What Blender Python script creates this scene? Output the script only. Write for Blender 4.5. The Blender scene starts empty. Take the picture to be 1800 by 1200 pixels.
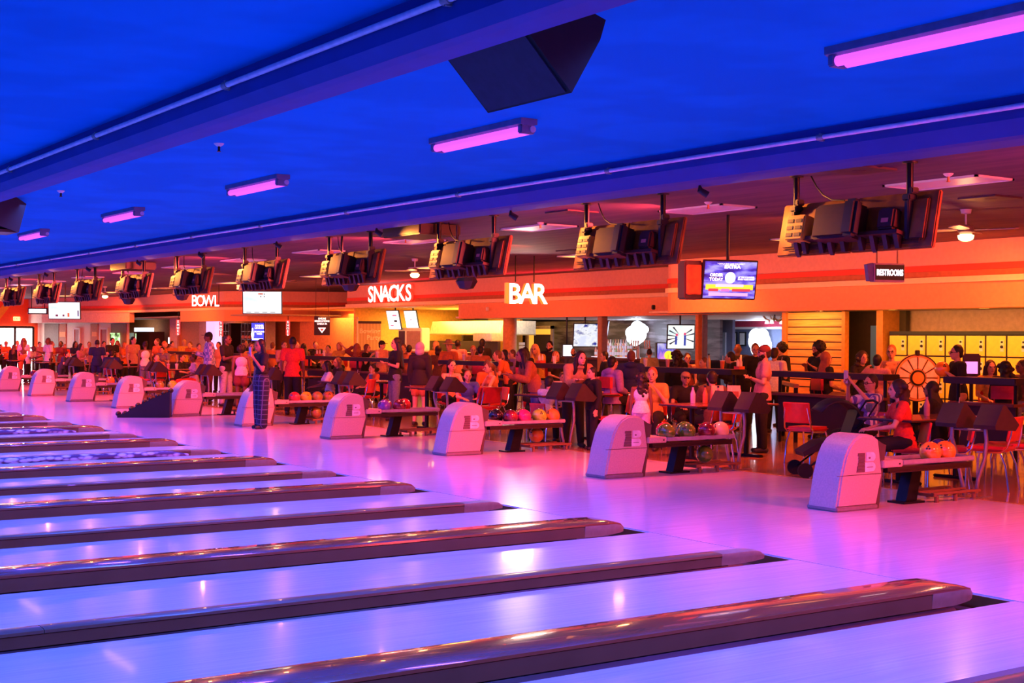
import bpy, bmesh, math, random
from mathutils import Vector, Matrix
random.seed(7)
PI = math.pi
SC = bpy.context.scene
COL = SC.collection
# ------------------------------------------------------------------ camera
FPX, YAW, PITCH, ROLL = 2391.1, 0.596254, -0.001764, 0.0071758
CAM = Vector((-7.2759, -5.1834, 1.5907))
_f = Vector((math.sin(YAW)*math.cos(PITCH), math.cos(YAW)*math.cos(PITCH), math.sin(PITCH)))
_r = Vector((math.cos(YAW), -math.sin(YAW), 0))
_u = _r.cross(_f)
RT = math.cos(ROLL)*_r + math.sin(ROLL)*_u
UP = -math.sin(ROLL)*_r + math.cos(ROLL)*_u
FW = _f
cd = bpy.data.cameras.new('camera'); cam = bpy.data.objects.new('camera', cd); COL.objects.link(cam)
cd.sensor_width = 36; cd.lens = FPX/1800*36; cd.clip_end = 300
_m = Matrix(((RT.x, UP.x, -FW.x), (RT.y, UP.y, -FW.y), (RT.z, UP.z, -FW.z))).to_4x4()
_m.translation = CAM
cam.matrix_world = _m
SC.camera = cam
# ------------------------------------------------------------------ look
SC.view_settings.view_transform = 'Standard'; SC.view_settings.look = 'None'
SC.view_settings.gamma = 1.0; SC.view_settings.use_curve_mapping = False
SC.view_settings.exposure = 0.0
SC.cycles.use_denoising = True
SC.cycles.max_bounces = 6; SC.cycles.diffuse_bounces = 3; SC.cycles.glossy_bounces = 3
SC.cycles.sample_clamp_indirect = 6.0
w = bpy.data.worlds.new('world'); SC.world = w; w.use_nodes = True
w.node_tree.nodes['Background'].inputs[0].default_value = (0.03, 0.04, 0.5, 1)
w.node_tree.nodes['Background'].inputs[1].default_value = 0.25

def area(name, loc, size, energy, color, direction=(0, 0, -1), spread=180):
    L = bpy.data.lights.new(name, 'AREA'); L.shape = 'RECTANGLE'; L.size, L.size_y = size
    L.energy = energy; L.color = color; L.spread = math.radians(spread)
    o = bpy.data.objects.new(name, L); COL.objects.link(o); o.location = loc
    d = Vector(direction)
    z_ = -d.normalized(); a_ = Vector((0, 1, 0)) if abs(z_.y) < .9 else Vector((1, 0, 0))   # first size runs along the room
    x_ = (a_-z_*a_.dot(z_)).normalized(); y_ = z_.cross(x_)
    o.rotation_euler = Matrix(((x_.x, y_.x, z_.x), (x_.y, y_.y, z_.y), (x_.z, y_.z, z_.z))).to_euler()
    return o
def point(name, loc, energy, color, rad=.1):
    L = bpy.data.lights.new(name, 'POINT'); L.energy = energy; L.color = color; L.shadow_soft_size = rad
    o = bpy.data.objects.new(name, L); COL.objects.link(o); o.location = loc; return o
BLUE = (0.07, 0.155, 1.0); RED = (1.0, 0.05, 0.02); WARM = (1.0, 0.22, 0.04)
# glow of the pin decks at the far end of the lanes, behind the camera's left
area('pin_deck_glow', (-17.2, 20, 1.3), (70, 2.2), 280, BLUE, (1, 0, .25), 130)
# long lamps added over the lanes and the approach to keep them blue
area('lane_wash', (-11.5, 20, 3.4), (70, .3), 1700, BLUE, (.1, 0, -1), 150)
area('lane_wash', (-6.0, 20, 3.4), (70, .3), 2150, BLUE, (.1, 0, -1), 150)
area('lane_wash', (-2.2, 20, 3.4), (70, .3), 1900, BLUE, (0, 0, -1), 140)
area('approach_wash', (.5, 20, 3.4), (70, .3), 1000, (.22, .08, 1.0), (-.1, 0, -1), 115)
# red and amber lamps added over the concourse, thrown along the room
for _i in range(9):
    _y = -6.5+7.0*_i
    area('concourse_fill', (3.6, _y, 3.1), (.6, .5), 200 if _i < 2 else 270, (1.0, .065, .07), (-.25, .8, -.9), 150)
    area('concourse_fill', (6.4, _y, 3.1), (.7, .5), 75 if _i < 2 else 115, (1.0, .12, .03), (-.1, .8, -.75), 150)
    area('concourse_fill', (10.0, _y, 3.1), (.7, .5), 135, (1.0, .14, .02), (.25, .5, -1), 160)
area('ceiling_red_fill', (12.2, 26.5, 2.95), (13, .3), 110, (1.0, .02, .03), (-.7, 0, 1), 150)  # added lamp that reddens the ceiling near the bar
area('fascia_wash', (9.6, 18, 2.2), (60, .2), 420, (1.0, .20, .03), (1, 0, .35), 120)  # added lamp that brightens the fascia bands

# ------------------------------------------------------------------ geometry of view (used to lay the plan out once)
def ray(x, y): return FW + (x-900)/FPX*RT - (y-600)/FPX*UP
def Pd(x, y, d): return CAM + d*ray(x, y)
def hor(x): return 584.1 + .00718*(x+722)
def onX(x, y, X): d = ray(x, y); return CAM + (X-CAM.x)/d.x*d
def onY(x, y, Y): d = ray(x, y); return CAM + (Y-CAM.y)/d.y*d
def onZ(x, y, Z): d = ray(x, y); return CAM + (Z-CAM.z)/d.z*d
def dist(x, X): return (X-CAM.x)/ray(x, 596).x

# ------------------------------------------------------------------ materials
_mc = {}
def mat(name, col, rough=.6, metal=0., emit=None, es=0., noise=.12, scale=14., coat=0., spec=.5):
    if name in _mc: return _mc[name]
    m = bpy.data.materials.new(name); m.use_nodes = True; nt = m.node_tree; b = nt.nodes['Principled BSDF']
    b.inputs['Roughness'].default_value = rough; b.inputs['Metallic'].default_value = metal
    b.inputs['Coat Weight'].default_value = coat; b.inputs['Specular IOR Level'].default_value = spec
    tc = nt.nodes.new('ShaderNodeTexCoord'); n = nt.nodes.new('ShaderNodeTexNoise'); r = nt.nodes.new('ShaderNodeValToRGB')
    n.inputs['Scale'].default_value = scale; n.inputs['Detail'].default_value = 3
    nt.links.new(tc.outputs['Object'], n.inputs['Vector']); nt.links.new(n.outputs['Fac'], r.inputs['Fac'])
    r.color_ramp.elements[0].position = .3; r.color_ramp.elements[1].position = .7
    r.color_ramp.elements[0].color = tuple(max(0, c*(1-noise)) for c in col)+(1,)
    r.color_ramp.elements[1].color = tuple(min(1, c*(1+noise)) for c in col)+(1,)
    nt.links.new(r.outputs['Color'], b.inputs['Base Color'])
    if emit is not None:
        b.inputs['Emission Color'].default_value = tuple(emit)+(1,); b.inputs['Emission Strength'].default_value = es
    _mc[name] = m; return m
def nodes_of(m): return m.node_tree, m.node_tree.nodes['Principled BSDF']
def pattern(name, c1, c2, kind='wave', scale=(10, 10, 10), rough=.7, detail=0, dist_=0., bump=0., gap=.02, metal=0., coat=0., coord='Object'):
    if name in _mc: return _mc[name]
    m = bpy.data.materials.new(name); m.use_nodes = True; nt, b = nodes_of(m)
    b.inputs['Roughness'].default_value = rough; b.inputs['Metallic'].default_value = metal; b.inputs['Coat Weight'].default_value = coat
    tc = nt.nodes.new('ShaderNodeTexCoord'); mp = nt.nodes.new('ShaderNodeMapping'); mp.inputs['Scale'].default_value = scale
    nt.links.new(tc.outputs[coord], mp.inputs['Vector'])
    if kind == 'wave':
        t = nt.nodes.new('ShaderNodeTexWave'); t.inputs['Scale'].default_value = 1; t.inputs['Distortion'].default_value = dist_; t.inputs['Detail'].default_value = detail
        out = t.outputs['Fac']
    elif kind == 'noise':
        t = nt.nodes.new('ShaderNodeTexNoise'); t.inputs['Scale'].default_value = 1; t.inputs['Detail'].default_value = max(2, detail); out = t.outputs['Fac']
    elif kind == 'checker':
        t = nt.nodes.new('ShaderNodeTexChecker'); t.inputs['Scale'].default_value = 1; out = t.outputs['Fac']
    elif kind == 'voronoi':
        t = nt.nodes.new('ShaderNodeTexVoronoi'); t.inputs['Scale'].default_value = 1; out = t.outputs['Distance']
    elif kind == 'brick':
        t = nt.nodes.new('ShaderNodeTexBrick'); t.inputs['Scale'].default_value = 1; t.inputs['Mortar Size'].default_value = gap
        t.inputs['Color1'].default_value = tuple(c1)+(1,); t.inputs['Color2'].default_value = tuple(c*.85 for c in c1)+(1,); t.inputs['Mortar'].default_value = tuple(c2)+(1,)
    nt.links.new(mp.outputs['Vector'], t.inputs['Vector'])
    if kind == 'brick': nt.links.new(t.outputs['Color'], b.inputs['Base Color'])
    else:
        r = nt.nodes.new('ShaderNodeValToRGB'); nt.links.new(out, r.inputs['Fac'])
        lo, hi = (.42, .58) if kind in ('noise', 'wave') else (.35, .65)
        r.color_ramp.elements[0].position = lo; r.color_ramp.elements[1].position = hi
        r.color_ramp.elements[0].color = tuple(c1)+(1,); r.color_ramp.elements[1].color = tuple(c2)+(1,)
        nt.links.new(r.outputs['Color'], b.inputs['Base Color'])
    _mc[name] = m; return m
def glow(name, col, s):
    return mat(name, tuple(min(1, c) for c in col), .5, emit=col, es=s, noise=.02)
def screen(name, c1, c2, c3, s, scale=(3, 3, 3), vgrad=None):
    "lit display: broken-up picture of three colours, glowing"
    if name in _mc: return _mc[name]
    m = bpy.data.materials.new(name); m.use_nodes = True; nt, b = nodes_of(m)
    tc = nt.nodes.new('ShaderNodeTexCoord'); mp = nt.nodes.new('ShaderNodeMapping'); mp.inputs['Scale'].default_value = scale
    n = nt.nodes.new('ShaderNodeTexNoise'); n.inputs['Scale'].default_value = 1; n.inputs['Detail'].default_value = 4
    r = nt.nodes.new('ShaderNodeValToRGB'); e = r.color_ramp.elements
    e[0].position = .36; e[0].color = tuple(c1)+(1,); e[1].position = .62; e[1].color = tuple(c3)+(1,)
    x = e.new(.48); x.color = tuple(c2)+(1,)
    nt.links.new(tc.outputs['Object'], mp.inputs['Vector']); nt.links.new(mp.outputs['Vector'], n.inputs['Vector'])
    nt.links.new(n.outputs['Fac'], r.inputs['Fac']); nt.links.new(r.outputs['Color'], b.inputs['Emission Color'])
    b.inputs['Emission Strength'].default_value = s; b.inputs['Base Color'].default_value = (.02, .02, .02, 1); b.inputs['Roughness'].default_value = .25
    _mc[name] = m; return m

M_black = mat('black_plastic', (.012, .012, .014), .45)
M_blackmetal = mat('black_metal', (.015, .014, .016), .28, .6)
M_chrome = mat('chrome', (.75, .74, .76), .14, 1.0, noise=.03)
M_grey = mat('grey_plastic', (.32, .31, .34), .5)
M_white = mat('white_paint', (.75, .74, .75), .55, noise=.04)
M_brownblack = mat('dark_brown_laminate', (.035, .016, .014), .35)
M_redvinyl = mat('red_vinyl', (.62, .03, .025), .32, coat=.3)
M_peach = mat('peach_vinyl', (.80, .42, .30), .4, coat=.2)
M_tabletop = mat('table_top', (.30, .10, .05), .25, coat=.4)
M_rubber = mat('rubber', (.01, .01, .01), .8)

# ------------------------------------------------------------------ mesh helper
class MB:
    def __init__(s): s.v = []; s.f = []; s.mi = []
    def add(s, vs, fs, mi=0, M=None):
        b = len(s.v)
        s.v += [tuple(M @ Vector(p)) if M is not None else tuple(p) for p in vs]
        s.f += [tuple(b+i for i in f) for f in fs]; s.mi += [mi]*len(fs); return s
    def box(s, x0, x1, y0, y1, z0, z1, mi=0, M=None):
        vs = [(x, y, z) for z in (z0, z1) for y in (y0, y1) for x in (x0, x1)]
        return s.add(vs, [(0, 2, 3, 1), (4, 5, 7, 6), (0, 1, 5, 4), (2, 6, 7, 3), (0, 4, 6, 2), (1, 3, 7, 5)], mi, M)
    def bbox(s, x0, x1, y0, y1, z0, z1, r=.01, mi=0, M=None):
        "box with bevelled edges"
        bm = bmesh.new(); bmesh.ops.create_cube(bm, size=1)
        for v in bm.verts: v.co = Vector(((x0+x1)/2+v.co.x*(x1-x0), (y0+y1)/2+v.co.y*(y1-y0), (z0+z1)/2+v.co.z*(z1-z0)))
        r = min(r, .45*min(x1-x0, y1-y0, z1-z0))
        bmesh.ops.bevel(bm, geom=bm.edges[:], offset=r, segments=2, affect='EDGES')
        bm.verts.index_update(); s.add([v.co[:] for v in bm.verts], [[v.index for v in f.verts] for f in bm.faces], mi, M); bm.free(); return s
    def prism(s, poly, axis, a0, a1, mi=0, M=None):
        "poly of 2d points swept along axis 'x','y','z'"
        def p3(p, a): return {'x': (a, p[0], p[1]), 'y': (p[0], a, p[1]), 'z': (p[0], p[1], a)}[axis]
        n = len(poly); vs = [p3(p, a0) for p in poly]+[p3(p, a1) for p in poly]
        return s.add(vs, [tuple(range(n))[::-1], tuple(range(n, 2*n))]+[(i, (i+1) % n, n+(i+1) % n, n+i) for i in range(n)], mi, M)
    def tube(s, pts, r, seg=8, mi=0, M=None, cap=True):
        pts = [Vector(p) for p in pts]; rs = r if isinstance(r, (list, tuple)) else [r]*len(pts)
        vs = []; fs = []; prev = None
        for i, p in enumerate(pts):
            t = (pts[min(i+1, len(pts)-1)]-pts[max(i-1, 0)]).normalized()
            a = Vector((0, 0, 1)) if abs(t.z) < .9 else Vector((1, 0, 0))
            if prev is not None: a = prev
            n = (a - t*a.dot(t)).normalized(); prev = n; bi = t.cross(n)
            for k in range(seg):
                an = 2*PI*k/seg; vs.append(p+(n*math.cos(an)+bi*math.sin(an))*rs[i])
        for i in range(len(pts)-1):
            for k in range(seg): fs.append((i*seg+k, i*seg+(k+1) % seg, (i+1)*seg+(k+1) % seg, (i+1)*seg+k))
        if cap: fs.append(tuple(range(seg))[::-1]); fs.append(tuple((len(pts)-1)*seg+k for k in range(seg)))
        return s.add(vs, fs, mi, M)
    def lathe(s, prof, seg=16, mi=0, M=None):
        "prof: (r,z) list about local z"
        vs = []; fs = []
        for r, z in prof:
            for k in range(seg): vs.append((max(r, 1e-4)*math.cos(2*PI*k/seg), max(r, 1e-4)*math.sin(2*PI*k/seg), z))
        n = len(prof)
        for i in range(n-1):
            for k in range(seg): fs.append((i*seg+k, i*seg+(k+1) % seg, (i+1)*seg+(k+1) % seg, (i+1)*seg+k))
        fs.append(tuple(range(seg))[::-1]); fs.append(tuple((n-1)*seg+k for k in range(seg)))
        return s.add(vs, fs, mi, M)
    def ell(s, c, r, seg=16, rings=10, mi=0, M=None):
        c = Vector(c); r = (r, r, r) if isinstance(r, (int, float)) else r
        vs = [(c.x, c.y, c.z+r[2])]; fs = []
        for i in range(1, rings):
            t = PI*i/rings
            for k in range(seg):
                a = 2*PI*k/seg; vs.append((c.x+r[0]*math.sin(t)*math.cos(a), c.y+r[1]*math.sin(t)*math.sin(a), c.z+r[2]*math.cos(t)))
        vs.append((c.x, c.y, c.z-r[2])); L = len(vs)-1
        for k in range(seg): fs.append((0, 1+k, 1+(k+1) % seg)); fs.append((L, L-seg+(k+1) % seg, L-seg+k))
        for i in range(rings-2):
            for k in range(seg):
                a = 1+i*seg+k; b2 = 1+i*seg+(k+1) % seg; fs.append((a, a+seg, b2+seg, b2))
        return s.add(vs, fs, mi, M)
    def cap(s, p0, r0, p1, r1, seg=12, mi=0):
        "tapered capsule"
        p0 = Vector(p0); p1 = Vector(p1); s.ell(p0, r0, seg, 8, mi); s.ell(p1, r1, seg, 8, mi)
        if (p1-p0).length > 1e-4: s.tube([p0, p1], [r0, r1], seg, mi)
        return s
    def mesh(s, name, mats, smooth=True, auto=True):
        me = bpy.data.meshes.new(name); me.from_pydata([tuple(v) for v in s.v], [], s.f)
        for m in (mats if isinstance(mats, (list, tuple)) else [mats]): me.materials.append(m)
        me.polygons.foreach_set('material_index', s.mi)
        me.polygons.foreach_set('use_smooth', [bool(smooth)]*len(s.f)); me.update()
        if smooth and auto:
            try: me.set_sharp_from_angle(angle=math.radians(38))
            except Exception: pass
        return me
    def build(s, name, mats, parent=None, smooth=True, loc=None):
        return link(name, s.mesh(name, mats, smooth), parent, loc)
def link(name, data, parent=None, loc=None, rz=None):
    o = bpy.data.objects.new(name, data); COL.objects.link(o)
    if parent is not None: o.parent = parent
    if loc is not None: o.location = loc
    if rz is not None: o.rotation_euler = (0, 0, rz)
    return o
def tag(o, label=None, cat=None, group=None, kind=None):
    if label: o['label'] = label
    if cat: o['category'] = cat
    if group: o['group'] = group
    if kind: o['kind'] = kind
    return o
def empty(name, loc, rz=0, label=None, cat=None, group=None, scale=1):
    o = link(name, None, None, loc, rz); o.empty_display_size = .1
    if scale != 1: o.scale = (scale,)*3
    return tag(o, label, cat, group)
def copy_tree(o, parent=None):
    c = o.copy(); COL.objects.link(c); c.parent = parent
    for ch in list(o.children): copy_tree(ch, c)
    return c
def text_mesh(name, body, size, depth, mats, offset=0., xs=1., align='CENTER', spacing=1.):
    "standing lettering in local XZ plane, reading along +X, front towards -Y"
    cu = bpy.data.curves.new(name, 'FONT'); cu.body = body; cu.size = size; cu.extrude = depth/2; cu.offset = offset
    cu.align_x = align; cu.space_character = spacing; cu.resolution_u = 3
    o = bpy.data.objects.new(name, cu); COL.objects.link(o); dg = bpy.context.evaluated_depsgraph_get()
    me = bpy.data.meshes.new_from_object(o.evaluated_get(dg)); bpy.data.objects.remove(o)
    me.transform(Matrix.Rotation(PI/2, 4, 'X') @ Matrix.Diagonal((xs, 1, 1, 1)))
    me.materials.clear()
    for m in (mats if isinstance(mats, (list, tuple)) else [mats]): me.materials.append(m)
    if isinstance(mats, (list, tuple)) and len(mats) > 1:
        for p in me.polygons: p.material_index = 0 if p.normal.y < -.7 else 1
    else:
        for p in me.polygons: p.material_index = 0
    return me
ORD = ['nearest', 'second nearest', 'third nearest', 'fourth nearest', 'fifth nearest', 'sixth nearest', 'seventh nearest', 'eighth nearest', 'ninth nearest', 'tenth nearest', 'eleventh nearest', 'twelfth nearest', 'thirteenth nearest', 'fourteenth nearest', 'fifteenth nearest', 'sixteenth nearest']

# ================================================================== SHELL
H = 1.74
def pit(k): return (k*H, k*H+.79) if k % 2 == 0 else (k*H+.114, k*H+.674)
YEND = 60.0
def planks(name, c1, c2, sc, rough, coat=0., seam=.006, aniso=True, bumpn=.15):
    m = bpy.data.materials.new(name); m.use_nodes = True; nt, b = nodes_of(m); _mc[name] = m
    tc = nt.nodes.new('ShaderNodeTexCoord'); mp = nt.nodes.new('ShaderNodeMapping'); mp.inputs['Scale'].default_value = sc
    br = nt.nodes.new('ShaderNodeTexBrick'); br.inputs['Scale'].default_value = 1; br.inputs['Mortar Size'].default_value = seam
    br.inputs['Brick Width'].default_value = 40; br.inputs['Row Height'].default_value = 1
    br.inputs['Color1'].default_value = tuple(c1)+(1,); br.inputs['Color2'].default_value = tuple(c2)+(1,); br.inputs['Mortar'].default_value = tuple(c*.6 for c in c1)+(1,)
    n = nt.nodes.new('ShaderNodeTexNoise'); n.inputs['Scale'].default_value = 1; n.inputs['Detail'].default_value = 4
    m2 = nt.nodes.new('ShaderNodeMapping'); m2.inputs['Scale'].default_value = (1.2, 45, 1)
    mx = nt.nodes.new('ShaderNodeMix'); mx.data_type = 'RGBA'; mx.blend_type = 'MULTIPLY'; mx.inputs[0].default_value = .35
    nt.links.new(tc.outputs['Object'], mp.inputs['Vector']); nt.links.new(mp.outputs['Vector'], br.inputs['Vector'])
    nt.links.new(tc.outputs['Object'], m2.inputs['Vector']); nt.links.new(m2.outputs['Vector'], n.inputs['Vector'])
    nt.links.new(br.outputs['Color'], mx.inputs[6]); nt.links.new(n.outputs['Fac'], mx.inputs[7])
    nt.links.new(mx.outputs[2], b.inputs['Base Color'])
    b.inputs['Roughness'].default_value = rough; b.inputs['Coat Weight'].default_value = coat; b.inputs['Coat Roughness'].default_value = .05; b.inputs['Specular IOR Level'].default_value = .35
    # faint waviness of the oil film, spreading reflections
    n2 = nt.nodes.new('ShaderNodeTexNoise'); n2.inputs['Scale'].default_value = 1; n2.inputs['Detail'].default_value = 2
    m3 = nt.nodes.new('ShaderNodeMapping'); m3.inputs['Scale'].default_value = (1.5, 6, 1)
    bp = nt.nodes.new('ShaderNodeBump'); bp.inputs['Strength'].default_value = bumpn; bp.inputs['Distance'].default_value = .004
    nt.links.new(tc.outputs['Object'], m3.inputs['Vector']); nt.links.new(m3.outputs['Vector'], n2.inputs['Vector'])
    nt.links.new(n2.outputs['Fac'], bp.inputs['Height']); nt.links.new(bp.outputs['Normal'], b.inputs['Normal'])
    return m
M_lane = planks('lane_maple', (.86, .78, .84), (.80, .73, .80), (1, 37, 1), .22, .12)
M_appr = planks('approach_maple', (.84, .72, .78), (.79, .68, .75), (1, 37, 1), .2, .2)
M_wood = planks('concourse_wood', (.62, .30, .12), (.50, .22, .09), (1.0, 7, 1), .22, .5, .02)
def struct(name, mb, m, smooth=False):
    o = mb.build(name, m, None, smooth); o['kind'] = 'structure'; return o
XL = -18.5
mb = MB()
for k in range(-2, 34):
    a = pit(k)[1]; b2 = pit(k+1)[0]
    mb.box(XL, 0, a, b2, -.12, 0)
struct('floor_lanes', mb, M_lane)
struct('floor_gutter_bed', MB().box(XL, .02, -8, YEND, -.16, -.121), M_black)
mb = MB().box(.018, 4.36, -8, YEND, -.12, 0)
mb.box(0, .0175, -8, YEND, -.12, -.008)
struct('floor_approach', mb, M_appr)
struct('trim_1', MB().box(4.36, 4.40, -8, YEND, -.12, .004), mat('threshold_brass', (.8, .5, .2), .3, .7))
struct('floor_concourse', MB().box(4.40, 24, -8, YEND, -.12, 0), M_wood)
struct('floor_side', MB().box(XL, 4.0, -14, -8.01, -.12, 0), M_wood)
# ceilings
M_ceil = pattern('blue_room_ceiling', (.0, .24, .66), (.0, .28, .74), 'noise', (1.1, 1.1, 1), .95); M_ceil.node_tree.nodes['Principled BSDF'].inputs['Specular IOR Level'].default_value = .05
M_ceilc = pattern('concourse_ceiling', (.10, .045, .11), (.14, .065, .13), 'noise', (6, .8, 1), .8)
CZ = 3.5
struct('ceiling_lanes_outer', MB().box(XL, -3.45, -14, YEND, CZ, CZ+.1), M_ceil)
struct('ceiling_lanes_inner', MB().box(-3.1, 1.83, -14, YEND, CZ, CZ+.1), M_ceil)
struct('ceiling_concourse', MB().box(2.3, 24, -14, YEND+2, 3.25, 3.35), M_ceilc)
M_beam = mat('beam_paint', (.012, .06, .34), .7, noise=.08, scale=3)
# cross-sections of the two dropped beams (x, z)
b1 = [(-3.42, 3.6), (-3.45, 3.50), (-3.46, 3.30), (-3.38, 3.23), (-3.30, 3.22), (-3.12, 3.22), (-3.08, 3.5), (-3.08, 3.6)]
struct('ceiling_beam_1', MB().prism(b1, 'y', -14, YEND), M_beam)
b2_ = [(1.86, 3.6), (1.83, 3.50), (1.82, 3.32), (1.90, 3.20), (2.0, 3.19), (2.34, 3.19), (2.34, 3.6)]
struct('ceiling_beam_2', MB().prism(b2_, 'y', -14, YEND), M_beam)
# outer walls
M_wall = mat('plain_wall', (.30, .28, .32), .8)
struct('wall_back', MB().box(24, 24.2, -14, YEND+2, -.1, 3.4), M_wall)
struct('wall_near', MB().box(XL, 24, -14.2, -14, -.1, 3.6), M_wall)
# conduits with couplings
M_cond = mat('conduit_paint', (.80, .78, .95), .4)
for (x, z, nm, lab) in ((-3.485, 3.405, 'upper', 'pale conduit pipe running along the nearer ceiling beam'), (1.785, 3.405, 'lower', 'pale conduit pipe running along the farther ceiling beam')):
    t = empty('conduit_pipe', (x, 20, z), 0, lab, 'pipe')
    MB().tube([(0, -33, 0), (0, YEND-20, 0)], .021, 10).build('pipe', M_cond, t)
    for i in range(22):
        y = -22+3.05*i - (0 if nm == 'upper' else .8)
        MB().tube([(0, y-.035, 0), (0, y+.035, 0)], .028, 10).box(-.01, .06, y-.012, y+.012, -.034, .034).build('coupling', M_grey, t)

# ------------------------------------------------------------------ lane dividers
M_cap = mat('divider_cap_tan', (.34, .11, .05), .16, coat=.8, noise=.06, scale=4)
M_cap2 = mat('divider_cap_grey', (.20, .12, .07), .32, coat=.3, noise=.06, scale=4)
M_side = mat('divider_side_grey', (.22, .14, .07), .55, noise=.1, scale=3)
M_nose = mat('divider_nose_grey', (.40, .32, .22), .45)
M_pit = mat('pit_rust', (.22, .06, .015), .5)
M_gut = mat('gutter_grey', (.07, .03, .025), .35)
M_bump = pattern('patterned_bumper_vinyl', (.75, .72, .85), (.10, .05, .14), 'voronoi', (9, 22, 22), .4)
L0 = -17.5
for k in range(-1, 25):
    y0, y1 = pit(k); wide = k % 2 == 0
    lab = ('wide glossy tan-topped lane divider, %s to the camera of the wide ones' if wide else 'narrow dull grey lane divider, %s to the camera of the narrow ones') % ORD[min((k+(0 if wide else 1))//2, 15)]
    if k < 12: t = empty('lane_divider', (0, y0, 0), 0, lab, 'lane divider', 'dividers between the bowling lanes')
    else: t = empty('lane_divider', (0, y0, 0), 0, 'far-off lane divider beyond the patterned ones by the left edge', 'lane divider', 'dividers far off at the left edge')
    W = y1-y0; g = .205
    # gutters: two shallow channels
    ch = lambda a, b: [(a+(b-a)*i/8, -.035-.07*math.sin(PI*i/8)) for i in range(9)]+[(b, -.118), (a, -.118)]
    MB().prism(ch(.002, g), 'x', L0, -.32).build('gutter', M_gut, t)
    MB().prism(ch(W-g, W-.002), 'x', L0, -.32).build('gutter', M_gut, t)
    a, b = g, W-g
    zt = .085 if wide else .062
    prof = [(a+.004, -.03), (a+.002, .01), (a-.004, zt-.024), (a+.0, zt-.008), (a+.03, zt-.002), (b-.03, zt-.002), (b, zt-.008), (b+.004, zt-.024), (b-.002, .01), (b-.004, -.03)]
    sd = [(a, -.118), (a, zt-.024), (b, zt-.024), (b, -.118)]
    MB().prism([(a+.004, -.03), (a+.002, zt-.029), (b-.002, zt-.029), (b-.004, -.03)], 'x', L0, -.52).build('side_rail', M_side, t)
    for (xa, xb) in ((L0, -9.402), (-9.398, -5.302), (-5.298, -.52)):
        MB().prism([p for p in prof[2:8]], 'x', xa, xb).build('cap', M_cap if wide else M_cap2, t, True)
    # rounded nose piece
    mbn = MB(); n = 9; vs = []; m = len(prof)
    for i in range(n):
        u = i/(n-1); x = -.52+.44*u; q = math.sqrt(max(0, 1-max(0, (u-.35)/.65)**2.4)); q = max(q, .12)
        lift = .0 if u < .6 else (u-.6)*.05
        for (yy, zz) in prof: vs.append((x, (a+b)/2+(yy-(a+b)/2)*(.72+.28*q), -.03+.03*max(0, u-.5)+(zz+.03)*(.25+.75*q)))
    top_f = [(i*m+j, i*m+(j+1) % m, (i+1)*m+(j+1) % m, (i+1)*m+j) for i in range(n-1) for j in range(2, 7)]
    low_f = [tuple(range(m))[::-1], tuple((n-1)*m+i for i in range(m))]+[(i*m+j, i*m+(j+1) % m, (i+1)*m+(j+1) % m, (i+1)*m+j) for i in range(n-1) for j in list(range(0, 2))+list(range(7, m))]
    mbn.add(vs, top_f, 0); mbn.f += [tuple(f_) for f_ in low_f]; mbn.mi += [1]*len(low_f)
    mbn.box(-.090, -.076, (a+b)/2-.03, (a+b)/2+.03, -.005, .012, 2).build('nose', [M_cap if wide else M_nose, M_nose, M_black], t)
    # sloped pit ends
    MB().prism([(-.32, -.112), (-.32, -.119), (-.003, -.119), (-.003, -.008), (-.012, -.008), (-.02, -.09)], 'y', .002, W-.002).build('gutter_end', M_pit, t, False)
    if k in (7, 10):
        MB().tube([(L0, g/2, .012), (-.9, g/2, .012), (-.6, g/2, -.01)], [.06, .06, .03], 14).build('patterned_bumper', M_bump, t)

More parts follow.
